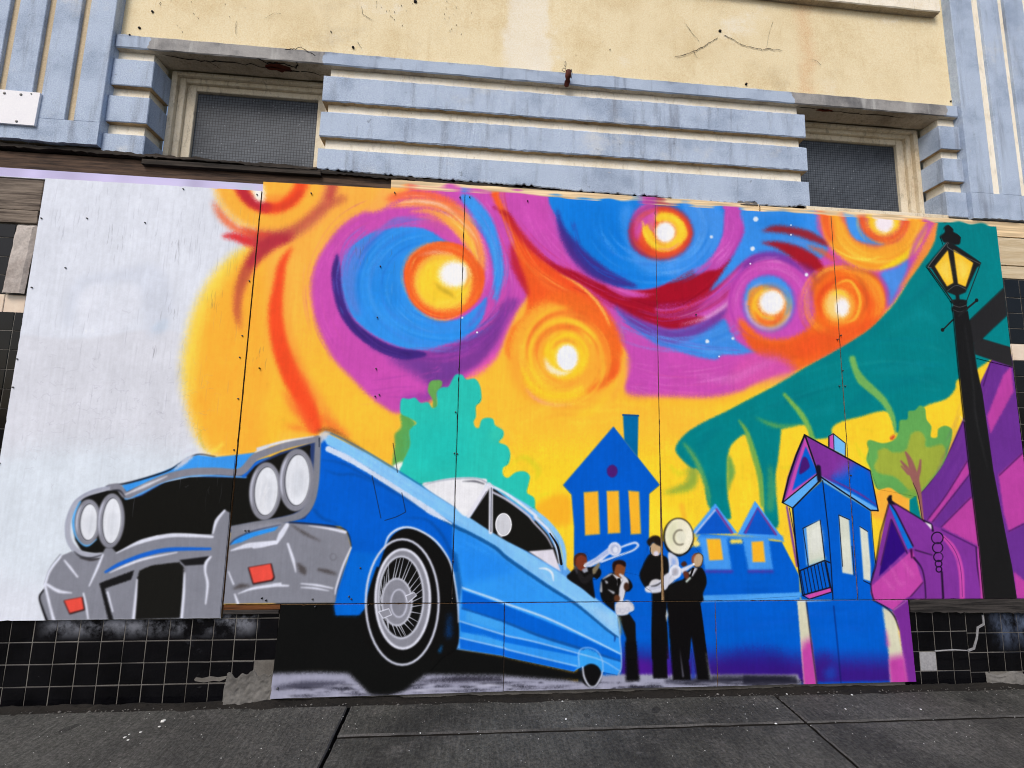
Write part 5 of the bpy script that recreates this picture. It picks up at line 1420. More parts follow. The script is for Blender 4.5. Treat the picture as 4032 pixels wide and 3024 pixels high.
# ---------------------------------------------------------------- ground
MB().box(-300, 300, -400, 40, -.6, -.14).build('road', M['asphalt'], kind='structure')
pav = empty('pavement', (1.8, -1.6, 0), kind='structure')
XS = [-13.5, -11.14, -8.77, -6.4, -4.03, -1.66, .708, 3.076, 5.446, 7.8, 10.2, 12.6, 15.0]
rs = random.Random(9)
for i in range(len(XS) - 1):
    g = .009
    ys = [-.028, -3.2] if i <= 5 else [-.028, -.283, -1.75, -3.2]
    if i < 5:
        ys = [-.028, -1.6, -3.2]
    for k in range(len(ys) - 1):
        dz = rs.uniform(-.003, .002)
        x0, x1, y0, y1, zt = XS[i] + g, XS[i + 1] - g, ys[k + 1] + .008, ys[k] - .008, rs.uniform(-.002, .001)
        n_ = 40
        b_ = MB()
        ox = [(x0 + (x1 - x0) * q / n_, y0) for q in range(n_)] + [(x1, y0 + (y1 - y0) * q / n_) for q in range(n_)] + [(x1 - (x1 - x0) * q / n_, y1) for q in range(n_)] + [(x0, y1 - (y1 - y0) * q / n_) for q in range(n_)]
        cx_, cy_ = (x0 + x1) / 2, (y0 + y1) / 2
        lo, mid, inn = [], [], []
        for (a, b__) in ox:
            jx, jy = rs.gauss(0, .0012), rs.gauss(0, .0012)
            sx_, sy_ = (1 if a < cx_ else -1) * (abs(a - x0) < 1e-6 or abs(a - x1) < 1e-6), (1 if b__ < cy_ else -1) * (abs(b__ - y0) < 1e-6 or abs(b__ - y1) < 1e-6)
            lo.append((a + jx, b__ + jy, -.14))
            mid.append((a + jx, b__ + jy, zt - .007 + rs.gauss(0, .0012)))
            inn.append((a + sx_ * .006 + jx, b__ + sy_ * .006 + jy, zt))
        N_ = len(ox)
        b_.add(lo + mid + inn, [tuple(range(2 * N_, 3 * N_))])
        b_.f += [(q, (q + 1) % N_, N_ + (q + 1) % N_, N_ + q) for q in range(N_)]
        b_.m += [1] * N_
        b_.f += [(N_ + q, N_ + (q + 1) % N_, 2 * N_ + (q + 1) % N_, 2 * N_ + q) for q in range(N_)]
        b_.m += [2] * N_
        b_.sm += [False] * 2 * N_
        b_.build('slab', [M['slab'], M['soil'], M['slab_edge']], pav)
MB().box(-13.5, 15, -3.2, -.026, -.141, -.045).build('joint_bed', M['soil'], pav)
MB().box(-30, 30, -3.36, -3.205, -.3, .01, c=.02).build('kerb', M['concrete'], kind='structure')


def heightfield(x0, x1, n, v0, v1, k, fn):
    """n x k grid; fn(x, s) -> point"""
    v = [fn(x0 + (x1 - x0) * i / n, v0 + (v1 - v0) * j / k) for j in range(k + 1) for i in range(n + 1)]
    f = [(j * (n + 1) + i, j * (n + 1) + i + 1, (j + 1) * (n + 1) + i + 1, (j + 1) * (n + 1) + i) for j in range(k) for i in range(n)]
    return MB().add(v, f, 0, False)


rd = np.random.default_rng(12)
# dirt and crumbled mortar swept up against the wall foot
NOI = noise(64, 1400, 5, 77)
NOI2 = noise(64, 1400, 22, 78)


def dirt_pt(x, s):
    i, j = int((x + 2.2) / 8.2 * 1390) % 1400, int(s * 60)
    h = NOI[j, i] * .012 + NOI2[j, i] * .022 - .008
    fall = max(0.0, 1 - abs(s - .62) / .62) ** .6
    return (x, -.046 + s * .072 - (NOI2[3, i] - .5) * .045 * (1 - s), -.006 + h * fall + .004 * s)


heightfield(-2.2, 6, 900, 0, 1, 9, dirt_pt).build('dirt', M['soil'], kind='stuff')
rub = MB()
for k in range(520):
    x = rd.uniform(-1.6, 5.2)
    y = -.02 - abs(rd.normal(0, .028)) - (.1 * rd.random() if rd.random() < .12 else 0)
    r = rd.uniform(.0015, .0055) * (1.8 if rd.random() < .06 else 1)
    v = [(x + r * a * rd.uniform(.6, 1.3), y + r * b__ * rd.uniform(.6, 1.3), max(.0, .002 + r * c_ * rd.uniform(.4, .9))) for a, b__, c_ in ((1, 0, 0), (0, 1, 0), (-1, 0, 0), (0, -1, 0), (0, 0, 1), (0, 0, -1))]
    rub.add(v, [(0, 1, 4), (1, 2, 4), (2, 3, 4), (3, 0, 4), (1, 0, 5), (2, 1, 5), (3, 2, 5), (0, 3, 5)])
rub.build('rubble', M['mortar'], kind='stuff')
# paint chips and crumbs lying on the slabs
ch = MB()
big = [(643, 2840), (552, 2884), (508, 2893), (490, 2905), (503, 2915), (628, 2862), (2228, 2833), (2087, 2755), (2548, 2734), (1655, 2887), (1705, 2755), (2214, 2762), (3097, 2734), (3060, 2790), (3330, 2793), (3625, 2794), (3055, 2850), (3355, 2737)]
for k in range(250):
    if k < len(big):
        u, v = big[k]
        d = np.array([(u - 2016) / CAM_F, -(v - 1512) / CAM_F, -1.0]) @ CAM_R.T
        tt = -CAM_C[2] / d[2]
        x, y = CAM_C[0] + d[0] * tt, CAM_C[1] + d[1] * tt
        r = .012 if k == 0 else rd.uniform(.004, .007)
    else:
        x, y, r = rd.uniform(-1.6, 5.2), -.06 - abs(rd.normal(0, .24)), rd.uniform(.001, .0026)
    n = 5
    a0 = rd.uniform(0, 6)
    pts = [(x + r * rd.uniform(.6, 1.3) * math.cos(a0 + 6.283 * i / n), y + r * rd.uniform(.5, 1.2) * math.sin(a0 + 6.283 * i / n)) for i in range(n)]
    z = .0005
    ch.add([(a, b_, z) for a, b_ in pts] + [(a, b_, z + r * .35) for a, b_ in pts], [(5, 6, 7, 8, 9)] + [(i, (i + 1) % 5, 5 + (i + 1) % 5, 5 + i) for i in range(5)])
ch.build('paint_chips', M['fleck'], kind='stuff')

# ---------------------------------------------------------------- building front above the mural
bld = empty('building', (1.8, .2, 3.0), 'yellow and pale blue plastered building front above the painted boards', 'building')
YB, YG, YY = .03, .062, .058            # planes of the bands, of the grooves and of the yellow wall


def run(x0, x1, n, prof, jit, seed, endcap=True):
    """profile [(y, z, mat)] swept along X with slightly uneven edges"""
    r = np.random.default_rng(seed)
    k = len(prof)
    xs = np.linspace(x0, x1, n + 1)
    off = r.normal(0, jit, (n + 1, k, 2))
    off = (off + np.roll(off, 1, 0)) / 2
    b_ = MB()
    v = [(x, prof[q][0] + off[i, q, 0] * .6, prof[q][1] + off[i, q, 1]) for i, x in enumerate(xs) for q in range(k)]
    for q in range(k):
        f = [(i * k + q, (i + 1) * k + q, (i + 1) * k + (q + 1) % k, i * k + (q + 1) % k) for i in range(n)]
        if q == 0:
            b_.add(v, f, prof[q][2])
        else:
            b_.f += f
            b_.m += [prof[q][2]] * len(f)
            b_.sm += [False] * len(f)
    b_.f += [tuple(range(k)), tuple(n * k + q for q in range(k))]
    b_.m += [0, 0]
    b_.sm += [False] * 2
    return b_


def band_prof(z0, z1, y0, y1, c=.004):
    # bottom face is material 1 (stained, on the bands also tinted for shade), the rest material 0
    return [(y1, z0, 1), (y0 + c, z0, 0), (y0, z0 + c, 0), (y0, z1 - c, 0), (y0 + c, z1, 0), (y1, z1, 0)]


# yellow wall with a shallow skim-coat unevenness
yw = heightfield(-1.02, 4.72, 60, 3.84, 6.6, 24, lambda x, z: (x, YY + .004 * math.sin(x * 2.3 + z) * math.sin(z * 3.1), z))
yw.box(-1.02, 4.72, YY + .006, .5, 3.82, 6.62)
yw.build('wall', M['yellow'], bld)
# lintel course
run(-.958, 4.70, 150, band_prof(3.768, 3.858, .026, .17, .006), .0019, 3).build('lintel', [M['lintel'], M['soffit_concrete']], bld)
# central block: cream backing, three moulded bands
BX0, BX1 = .296, 3.535
MB().box(BX0 + .03, BX1 - .03, YG, .5, 3.07, 3.767).build('groove_panel', M['cream'], bld)
rag = [(BX0 + .002, 3.052), (1.48, 3.034), (2.4, 3.008), (3.0, 2.998), (BX1, 3.012)]
for i, (z0, z1) in enumerate(((3.518, 3.695), (3.275, 3.447), (3.04, 3.196))):
    if i < 2:
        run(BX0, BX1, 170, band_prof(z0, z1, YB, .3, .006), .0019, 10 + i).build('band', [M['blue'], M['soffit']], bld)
    else:                                # lowest band ends in a broken, ragged edge
        r = np.random.default_rng(33)
        n = 200
        b_ = MB()
        xs = np.linspace(BX0, BX1, n + 1)
        jag = np.interp(xs, [p[0] for p in rag], [p[1] for p in rag]) + np.abs(r.normal(0, .006, n + 1)) * (r.random(n + 1) < .45) + (noise(2, n + 1, 9, 5)[0] - .5) * .008
        jag[(xs > 3.02) & (xs < 3.16)] += .022 + r.normal(0, .004, ((xs > 3.02) & (xs < 3.16)).sum())
        jag[(xs > 2.36) & (xs < 2.48)] += .008
        k = 5
        v = []
        for x, z in zip(xs, jag):
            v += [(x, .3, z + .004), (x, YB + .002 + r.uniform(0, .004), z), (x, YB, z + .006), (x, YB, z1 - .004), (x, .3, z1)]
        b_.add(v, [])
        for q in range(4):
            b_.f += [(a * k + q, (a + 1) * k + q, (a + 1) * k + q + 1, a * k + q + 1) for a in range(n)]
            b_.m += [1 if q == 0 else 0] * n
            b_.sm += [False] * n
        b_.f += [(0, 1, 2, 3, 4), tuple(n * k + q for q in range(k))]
        b_.m += [0, 0]
        b_.sm += [False] * 2
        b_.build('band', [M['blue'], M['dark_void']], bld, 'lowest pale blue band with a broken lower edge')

# banded blocks beside each window, turning the corner into the reveal
for side in (0, 1):
    x0, x1 = ((-.962, -.723), (4.548, 4.704))[side]
    q0, q1 = ((-.962, -.753), (4.578, 4.704))[side]
    MB().box(q0, q1, YG, .19, 3.09, 3.767).build('groove_panel', M['cream'], bld)
    for z0, z1 in ((3.518, 3.695), (3.275, 3.447), (3.07 - .06 * side, 3.196)):
        MB().box(x0, x1, YB, .188, z0, z1, c=.004, j=.0008).build('block', M['blue'], bld)
    # soffit lines of the blocks
    for z in (3.518, 3.275):
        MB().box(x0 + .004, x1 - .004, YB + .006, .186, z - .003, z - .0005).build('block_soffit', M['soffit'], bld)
    # cream course under the lintel
# pilasters with sunk flutes
for side in (0, 1):
    a, e = ((-9, -.962), (4.704, 12))[side]
    zb = (3.088, 2.992)[side]
    zf = (3.24, 3.181)[side]
    fl = [[(-2.36, -2.31), (-2.16, -2.11), (-1.96, -1.91), (-1.76, -1.71), (-1.56, -1.508), (-1.357, -1.307), (-1.159, -1.11)], [(4.878, 4.948), (5.093, 5.146), (5.30, 5.36), (5.52, 5.58)]][side]
    p = empty('pilaster', ((a + e) / 2, .1, zb), parent=bld)
    cuts = [a] + [q for f_ in fl for q in f_] + [e]
    fr = MB()
    for k in range(0, len(cuts), 2):
        fr.box(cuts[k], cuts[k + 1], 0, .03, zf, 6.6, c=.003)
    # lower plain part with crumbling foot
    r = np.random.default_rng(50 + side)
    n = 260
    xs = np.linspace(a, e, n + 1)
    foot = [(x, zb + abs(r.normal(0, .004)) + (noise(2, n + 1, 7, 60 + side)[0][i] - .5) * .012 + (.012 - .008 * max(-1, x + 1.5) if not side else 0)) for i, x in enumerate(xs)]
    fr.slab(foot + [(e, zf), (a, zf)], 0, .03)
    fr.build('fluted_face', M['blue'], p)
    MB().box(a + .002, e - .0015 if not side else e, .0205, .5, zb + .02, 6.6).build('flute_back', M['cream'] if side else M['tan'], p)
    # cheek of the pilaster towards the yellow wall
    xx = (-.962, 4.704)[side]
    MB().box(min(xx, xx + (.003 if side else -.003)) - (0 if side else 0), max(xx, xx + (.003 if side else -.003)), .0305, .2, zb + .01, 6.6).build('cheek', M['blue'], p)

# windows
for side in (0, 1):
    x0, x1, zs = ((-.722, .325, 3.05), (3.507, 4.547, 3.012))[side]
    w = empty('window', ((x0 + x1) / 2, .22, zs), parent=bld, label=('wired glass window left of the blue bands', 'wired glass window right of the blue bands')[side])
    zt = 3.766
    if side == 0:
        xs_ = [x0, x0 + .034, x0 + .074, x0 + .13, x1]
    else:
        xs_ = [x0, x1 - .13, x1 - .074, x1 - .034, x1]
    steps = [(.178, 0, .034, .03), (.204, .034, .074, .055), (.226, .074, .13, .092)]
    fr = MB()
    for yy, d0, d1, _ in steps:
        # jamb on the open side, and the other jamb behind the bands
        fr.box(x0 + d0, x0 + d1, yy, .3, 2.94, zt - d0 * .72, c=.003)
        fr.box(x1 - d1, x1 - d0, yy, .3, 2.94, zt - d0 * .72, c=.003)
        fr.box(x0 + d1 + .0005, x1 - d1 - .0005, yy + .0005, .3, zt - d1 * .72, zt - d0 * .72, c=.003)
    fr.build('frame', M['frame'], w)
    MB().box(x0 + .131, x1 - .131, .247, .255, 2.94, zt - .1).build('pane', M['glass'], w)
    MB().box(x0 + .001, x1 - .001, .024, .176, zs - .04, zs - .006 + (.012 if side else 0), c=.004, j=.001).build('sill', M['frame'] if side else M['splinter'], w)
    MB().box(x0, x1, .256, .5, 2.9, zt).build('dark_room_shade', M['dark_void'], w)
# crack and rust hole in the soffits
cr = MB()


def crack_ribbon(mb, pts, wd, y, seed, nrm='y'):
    r = np.random.default_rng(seed)
    p = np.array(pts, float)
    tt = np.linspace(0, 1, len(p))
    t2 = np.linspace(0, 1, len(p) * 5)
    q = np.stack([np.interp(t2, tt, p[:, i]) for i in range(2)], -1) + r.normal(0, wd * .5, (len(t2), 2))
    w_ = wd * r.uniform(.3, 1, len(t2))
    w_[0] = w_[-1] = 1e-4
    d = np.gradient(q, axis=0)
    d /= np.linalg.norm(d, axis=1, keepdims=True) + 1e-9
    nn = np.stack([-d[:, 1], d[:, 0]], -1) * w_[:, None] / 2
    a, b_ = q + nn, q - nn
    f3 = (lambda s_: (s_[0], y, s_[1])) if nrm == 'y' else (lambda s_: (s_[0], s_[1], y))
    n = len(q)
    mb.add([f3(s_) for s_ in a] + [f3(s_) for s_ in b_], [(i, i + 1, n + i + 1, n + i) for i in range(n - 1)])


def wl(cx, s, y=YY - .006):
    return [at(*C4(cx, *map(float, w_.split(','))), y) for w_ in s.split()]


for cx, s, wd in ((2000, '1440,500 1560,470 1680,420 1760,370 1830,320', .006), (2000, '1880,300 1960,340 2030,390 2110,410 2212,430 2270,425 2390,440', .006), (2000, '1540,200 1600,280 1670,360', .003), (2000, '1610,430 1630,470 1650,500', .004), (1000, '935,50 945,120 1030,175', .003), (1000, '900,360 940,430', .003), (1000, '1070,0 1065,80', .002), (3000, '40,430 60,300 100,180', .002), (3000, '420,515 480,530 520,570', .003), (0, '2060,180 2050,300', .003), (1000, '90,160 180,110 240,120', .002)):
    crack_ribbon(cr, wl(cx, s), wd, YY - .006, len(s))
crack_ribbon(cr, [at(*C4(1000, x, y), .0245) for x, y in ((270, 430), (350, 425), (410, 410), (470, 445), (540, 480))], .006, .0245, 5)
crack_ribbon(cr, [(-.70, .06), (-.5, .075), (-.3, .07), (-.08, .085), (.05, .1), (.27, .105)], .011, 3.7675 - .002, 8, 'z')
crack_ribbon(cr, [(-.12, .03), (-.05, .05), (.04, .045), (.1, .07), (.14, .03)], .012, 3.7675 - .0022, 18, 'z')
crack_ribbon(cr, [(-.45, .07), (-.4, .13)], .006, 3.7675 - .0024, 28, 'z')
crack_ribbon(cr, [(3.5, .05), (3.8, .06), (4.1, .068), (4.35, .07)], .008, 3.7675 - .002, 9, 'z')
cr.build('cracks', M['hole'], bld, kind='stuff', fixn=False)
ho = MB()
for cx, x, y, r in ((2000, 1848, 268, .011), (1000, 1405, 8, .011), (1000, 862, 408, .008), (0, 1325, 97, .007), (0, 1212, 240, .008), (2000, 2078, 728, .008), (3000, 1648, 880, .006), (2000, 890, 428, .003), (1000, 670, 272, .004)):
    x, z = at(*C4(cx, x, y), YY - .006)
    ho.tube([(x, YY - .0068, z), (x, YY + .02, z)], r, 9)
for x, y in ((1128, 302),):
    x, z = at(*C4(0, x, y), .025)
    ho.tube([(x, .0245, z), (x, .04, z)], .006, 8)
rr = np.random.default_rng(3)
for k in range(42):
    cx = (1.05 + rr.normal(0, .05), 4.25 + rr.normal(0, .06)) if k % 3 == 0 else ((.72 + rr.normal(0, .04), 4.2 + rr.normal(0, .06)) if k % 3 == 1 else (-.45 + rr.normal(0, .15), 4.15 + rr.normal(0, .1)))
    r = rr.uniform(.0008, .002)
    ho.tube([(cx[0], YY - .0066, cx[1]), (cx[0], YY + .01, cx[1])], r, 6)
ho.build('drill_holes', M['hole'], bld, kind='stuff')
for cx_, cy_, ra, rb in ((-.02, .085, .1, .036), (3.72, .064, .07, .012)):
    rh = MB()
    pts = []
    for k in range(18):
        a_ = 2 * math.pi * k / 18
        pts.append((cx_ + ra * math.cos(a_) * rr.uniform(.6, 1.2), cy_ + rb * math.sin(a_) * rr.uniform(.45, 1.3), 3.7655))
    rh.add(pts, [tuple(range(18))])
    rh.build('rust_patch', M['rust'], bld, fixn=False)
# upper window sill
run(2.55, 4.632, 60, band_prof(4.588, 4.80, .012, .2, .006), .0015, 71).build('upper_sill', [M['cream'], M['soffit_concrete']], bld, 'cream stone sill at the top right corner')
# dark core behind everything
MB().box(-9, 12, .32, .6, 0, 3.2).build('gap_shade_backing', M['dark_void'], bld)

# iron stub with curled wire
x, z = at(*C4(2000, 520, 700), .0)
t_ = empty('pipe_stub', (x, .05, z), 'rusty iron pipe stub with curled wire on the top blue band', 'pipe')
MB().tube([(x - .002, .03, z - .012), (x - .001, .0, z - .006), (x, -.014, z + .012), (x + .002, -.02, z + .05)], [.016, .019, .02, .0195], 12).build('pipe', M['rust'], t_)
MB().tube([(x + .002, -.02, z + .0505), (x + .0021, -.02, z + .0512)], .014, 10).build('pipe_mouth', M['hole'], t_)
wr = []
for k in range(60):
    s_ = k / 59
    if s_ < .45:
        a_ = s_ / .45 * 4 * math.pi
        wr.append((x - .03 + .011 * math.cos(a_), -.03 - .01 * s_, z + .045 + .013 * math.sin(a_)))
    else:
        a_ = (s_ - .45) / .55 * 3.4 * math.pi
        wr.append((x - .024 + .008 * math.sin(a_), -.035, z + .075 + .022 * math.cos(a_) * (1 - .3 * s_) + .01))
MB().tube(wr, .0009, 5).build('wire', M['metal'], t_)
MB().tube([(x + .018, -.034, z + .052), (x + .022, -.036, z + .02), (x + .019, -.03, z - .01)], .0025, 5).build('wire', M['metal'], t_)

# blank white sign on the left pilaster
sg = empty('sign_board', (-1.6, -.01, 3.183), 'blank white sign board screwed to the left blue pilaster', 'sign')
MB().slab([(-1.95, 3.19), (-1.303, 3.182), (-1.299, 3.392), (-1.95, 3.4)], -.014, -.0005).build('board', M['white'], sg)
for x, z in ((-1.58, 3.375), (-1.49, 3.372), (-1.40, 3.371), (-1.40, 3.20), (-1.345, 3.38)):
    MB().tube([(x, -.0165, z), (x, -.01, z)], .0075 if x != -1.345 else .004, 8).build('screw', M['concrete'], sg)

# ---------------------------------------------------------------- timber between plaster and boards
bz = [at(u, v, .05) for u, v in ((0, 585), (500, 620), (1100, 668), (1537, 700))]
bm_ = MB().box(-9, .80, .05, .2, 2.90, 3.052, c=.004)
bm_.build('wooden_beam', M['beam'], label='dark weathered timber beam above the white and orange boards', cat='beam', loc=(-.7, .1, 2.9))
# splintered lath along the broken plaster edge
r = np.random.default_rng(90)
ls = MB()
n = 150
for (a, e, zt0, zt1, th) in ((-2.3, .30, 3.098, 3.06, .017), (.2, 2.5, 3.052, 3.004, .014)):
    xs = np.linspace(a, e, n)
    top = np.interp(xs, [a, e], [zt0, zt1]) + r.normal(0, .003, n) + (noise(2, n, 6, 91)[0] - .5) * .012
    bot = np.interp(xs, [a, e], [zt0 - th, zt1 - th]) + r.normal(0, .0025, n) + (noise(2, n, 8, 92)[0] - .5) * .012
    ls.slab(list(zip(xs, bot)) + list(zip(xs[::-1], top[::-1])), .022 + .010 * (a > 0), .12)
ls.build('broken_lath', M['splinter'], label='splintered dark lath under the broken plaster edge', cat='lath', loc=(.2, .04, 3.0))

lav = MB().slab([(-2.2, 2.873), (-1.211, 2.869), (-1.211, 2.83), (.002, 2.84), (.0, 2.923), (-2.2, 2.927)], .0155, .03)
lav.build('trim_board', M['mural'], label='lavender painted strip behind the top of the white board', cat='board', loc=(-1.0, .02, 2.84), uv=True)
for a, e, zt, zb_, lab in ((.757, 3.160, 3.006, 2.88, 'long raw wooden batten with paint overspray along the mural top'), (3.171, 5.3, 2.990, 2.88, 'raw wooden batten above the painted lamp post, at the mural top right')):
    b_ = MB()
    nn = 40
    xs = np.linspace(a, e, nn)
    b_.slab([(x, zb_) for x in xs] + [(x, zt - (x - a) / (e - a) * .006 + rd.normal(0, .0012)) for x in xs[::-1]], .0155, .034)
    b_.build('batten', [M['mural']], label=lab, cat='batten', group='battens along the top of the mural', loc=((a + e) / 2, .02, zb_), uv=True)
for z0, z1, y, lab in ((2.672, 2.86, .012, 'wide grey weathered plank left of the white board'), (2.592, 2.668, .008, 'narrow grey plank below the wide one, left of the white board')):
    MB().box(-2.2, -1.228, y, .03, z0, z1, c=.003, j=.0015).build('plank', M['greywood'], label=lab, cat='plank', group='planks left of the white board', loc=(-1.6, y, z0))
for z0, z1, y, lab in ((2.672, 2.872, .016, 'wide beige painted board beside the painted street lamp'), (2.578, 2.668, .018, 'narrow beige board under the wide one at the right edge')):
    MB().box(4.874, 5.6, y, .034, z0, z1, c=.003, j=.001).build('plank', M['beige_wood'], label=lab, cat='plank', group='beige boards at the right edge', loc=(5.2, y, z0))

# ---------------------------------------------------------------- tiled wall behind and below the boards
tw = empty('tiled_wall', (1.8, .05, 0), 'black glazed tile wall showing below and beside the painted boards', 'wall')
YT = .022
MB().box(-1.8, 5.6, YT + .0028, .31, 0, 2.9).build('grout_bed', M['grout'], tw)
MB().box(-9, -1.66, YT - .006, .315, 0, 2.95).build('render_coat', M['concrete'], tw)
MB().box(5.27, 12, YT - .006, .315, 0, 2.95).build('render_coat', M['concrete'], tw)
tile_mesh = {}


def tile_obj(x0, x1, z0, z1, key='tile', tilt=True):
    g = .0018
    w_, h_ = x1 - x0 - 2 * g, z1 - z0 - 2 * g
    sig = (round(w_, 3), round(h_, 3), key)
    if sig not in tile_mesh:
        tile_mesh[sig] = MB().box(-w_ / 2, w_ / 2, 0, .0085, -h_ / 2, h_ / 2, c=.0022).build('tile', M[key], tw, loc=(0, 0, 0))
        o = tile_mesh[sig]
    else:
        o = tile_mesh[sig].copy()
        col.objects.link(o)
        o.parent = tw
    p = np.array([(x0 + x1) / 2, YT + rd.uniform(-.0006, .0006), (z0 + z1) / 2]) - WLOC['tiled_wall']
    o.location = tuple(p)
    o.rotation_euler = (rd.normal(0, .009), rd.normal(0, .004), rd.normal(0, .009))
    return o


PX, PZ = .1123, .1085
for c_ in range(-5, 12):                                   # low field on the left, under the white board
    x = -1.058 + c_ * PX
    for r_ in range(4):
        z = -.014 + r_ * PZ
        if x + PX > .30:
            continue
        if c_ >= 10 and r_ < 1 or (c_ == 11 and r_ < 2):
            continue                                       # broken away, bare mortar shows
        tile_obj(x, x + PX, z, z + PZ)
    if c_ >= 9:
        tile_obj(x, x + PX, .42, .42 + .04) if x + PX < .32 else None
for r_ in range(5, 20):                                    # column left of the white board
    for c_ in range(-5, -1):
        tile_obj(-1.056 + c_ * PX, -1.056 + (c_ + 1) * PX, .42 + (r_ - 4) * .1095 - .1, .42 + (r_ - 3) * .1095 - .1)
ZL = [2.064, 2.171, 2.283, 2.391, 2.505, 2.588]
for k in range(5):
    for c_ in range(-4, 0):
        x1 = -1.346 + (c_ + 1) * PX
        tile_obj(x1 - PX, x1, ZL[k], ZL[k + 1], 'tile_cream' if k == 0 else 'tile')
tile_obj(-1.346, -1.234, ZL[0], ZL[1], 'tile_cream')
XR = [3.94, 4.048, 4.156, 4.267, 4.375, 4.502, 4.613, 4.722, 4.832, 4.945, 5.056]
ZR = [-.03, .077, .189, .302, .42]
for i in range(len(XR) - 1):                               # low field on the right
    for k in range(4):
        if k == 0 and i in (5, 6):
            continue
        if (i, k) == (1, 1):
            continue
        tile_obj(XR[i], XR[i + 1], ZR[k] if i < 4 else ZR[k] - .012, ZR[k + 1] if i < 4 else ZR[k + 1] - .012)
ZH = [.51, .62, .73, .84, .95, 1.06, 1.17, 1.28, 1.367, 1.475, 1.583, 1.692, 1.795, 1.902, 2.009, 2.123, 2.229, 2.336, 2.444, 2.574]
for k in range(len(ZH) - 1):
    for c_ in range(3):
        tile_obj(4.903 - .05 * 0 + (c_ - 1) * .112 + .003, 4.903 + c_ * .112 + .003, ZH[k], ZH[k + 1], 'tile_cream' if k == 14 else 'tile')


def patch(name, x0, x1, z0f, z1f, y0, seed, amp, n=26, k=16, label=None, mat='mortar', par=None):
    """rough lump of bare mortar: displaced face closed back to the wall"""
    r2 = noise(k + 1, n + 1, 3, seed) * .6 + noise(k + 1, n + 1, 8, seed + 1) * .8 - .7

    def pt(x, s):
        i, j = int(round((x - x0) / (x1 - x0) * n)), int(round(s * k))
        z = z0f(x) + (z1f(x) - z0f(x)) * s
        e = min(i, n - i, k - j, 4) / 2
        return (x, y0 + amp * r2[j, i] + .012 * (1 - min(1, e)) - .02 * (1 - s), z)
    return heightfield(x0, x1, n, 0, 1, k, pt).build(name, M[mat], par or tw, label)


patch('mortar_patch', .035, .30, lambda x: -.02, lambda x: .145 + .012 * math.sin(x * 47) + .01 * math.sin(x * 110 + 1) + .05 * max(0, x - .2), .02, 5, .01, 44, 30, 'bare grey mortar where the tiles have broken off')
patch('mortar_patch', 4.47, 4.76, lambda x: -.02, lambda x: .06 + .012 * math.sin(x * 30), .014, 15, .014, label='bare mortar under the right hand tiles')
MB().box(4.0505, 4.1535, YT + .0005, YT + .008, .0805, .1855, c=.001, j=.001).build('mortar_square', M['mortar'], tw, 'pale mortar square of a missing tile')
M['pale_mortar'] = weathered('pale_mortar', (150, 150, 154), (96, 96, 100), (48, 46, 46), .6, .2, .9, .6, 19, 80)
bpy.data.objects['mortar_square'].data.materials[0] = M['pale_mortar']
patch('concrete_strip', -1.345, -1.229, lambda x: 2.172, lambda x: 2.592, .012, 35, .006, 12, 40, 'bare concrete strip beside the white board', 'strip')
lump = patch('concrete_chip', 3.02, 3.165, lambda x: 2.99, lambda x: 3.028 + .004 * math.sin(x * 90), .03, 45, .008, 20, 10, 'broken grey concrete under the lowest blue band', 'mortar', bld)
MB().slab([(-.115, .108), (-.07, .1), (-.02, .108), (.01, .104), (.04, .116), (.045, .13), (.0, .124), (-.04, .13), (-.08, .122), (-.112, .127), (-.12, .117)], YT - .0012, YT + .004).build('cement_smear', M['grout'], tw)
# repaired crack running through the right hand tiles
cf = MB()
cp = [at(2926 + a / 2, 2100 + b_ / 2, YT) for a, b_ in ((1885, 645), (1892, 715), (1845, 742), (1838, 820), (1815, 905), (1770, 922), (1660, 915), (1512, 925))]
pp = np.array(cp)
for i in range(len(pp) - 1):
    d = pp[i + 1] - pp[i]
    L = np.linalg.norm(d)
    nn = np.array([-d[1], d[0]]) / L * (.0055 if i < 5 else .0025)
    d = d / L * .003
    a, b_ = pp[i] - d, pp[i + 1] + d
    cf.slab([tuple(a - nn), tuple(b_ - nn), tuple(b_ + nn), tuple(a + nn)], YT - .0035 - .0002 * i, YT + .004)
cf.build('crack_filler', M['pale_mortar'], tw)
# dirty ledge over the right tiles
lg = MB()
nn = 60
xs = np.linspace(3.987, 5.6, nn)
lg.slab([(x, .425 - (x - 4) * .012 + rd.normal(0, .003)) for x in xs] + [(x, .497 + rd.normal(0, .0015)) for x in xs[::-1]], -.004, YT + .006)
lg.build('ledge_board', M['ledge'], label='dirty dark ledge board under the painted lamp post', cat='board', loc=(4.8, 0, .42))
# raw cleat and trim showing under the second board
MB().box(.003, .297, .004, .0215, .472, .4975, j=.001).build('cleat', M['cleat'], label='raw brown wooden cleat left of the low black board', cat='cleat', loc=(.15, .01, .47))
MB().box(.001, .292, .006, .0215, .446, .468, c=.003, j=.001).build('trim_strip', M['ledge'], label='grey dirty trim strip under the brown cleat', cat='strip', loc=(.15, .01, .44))

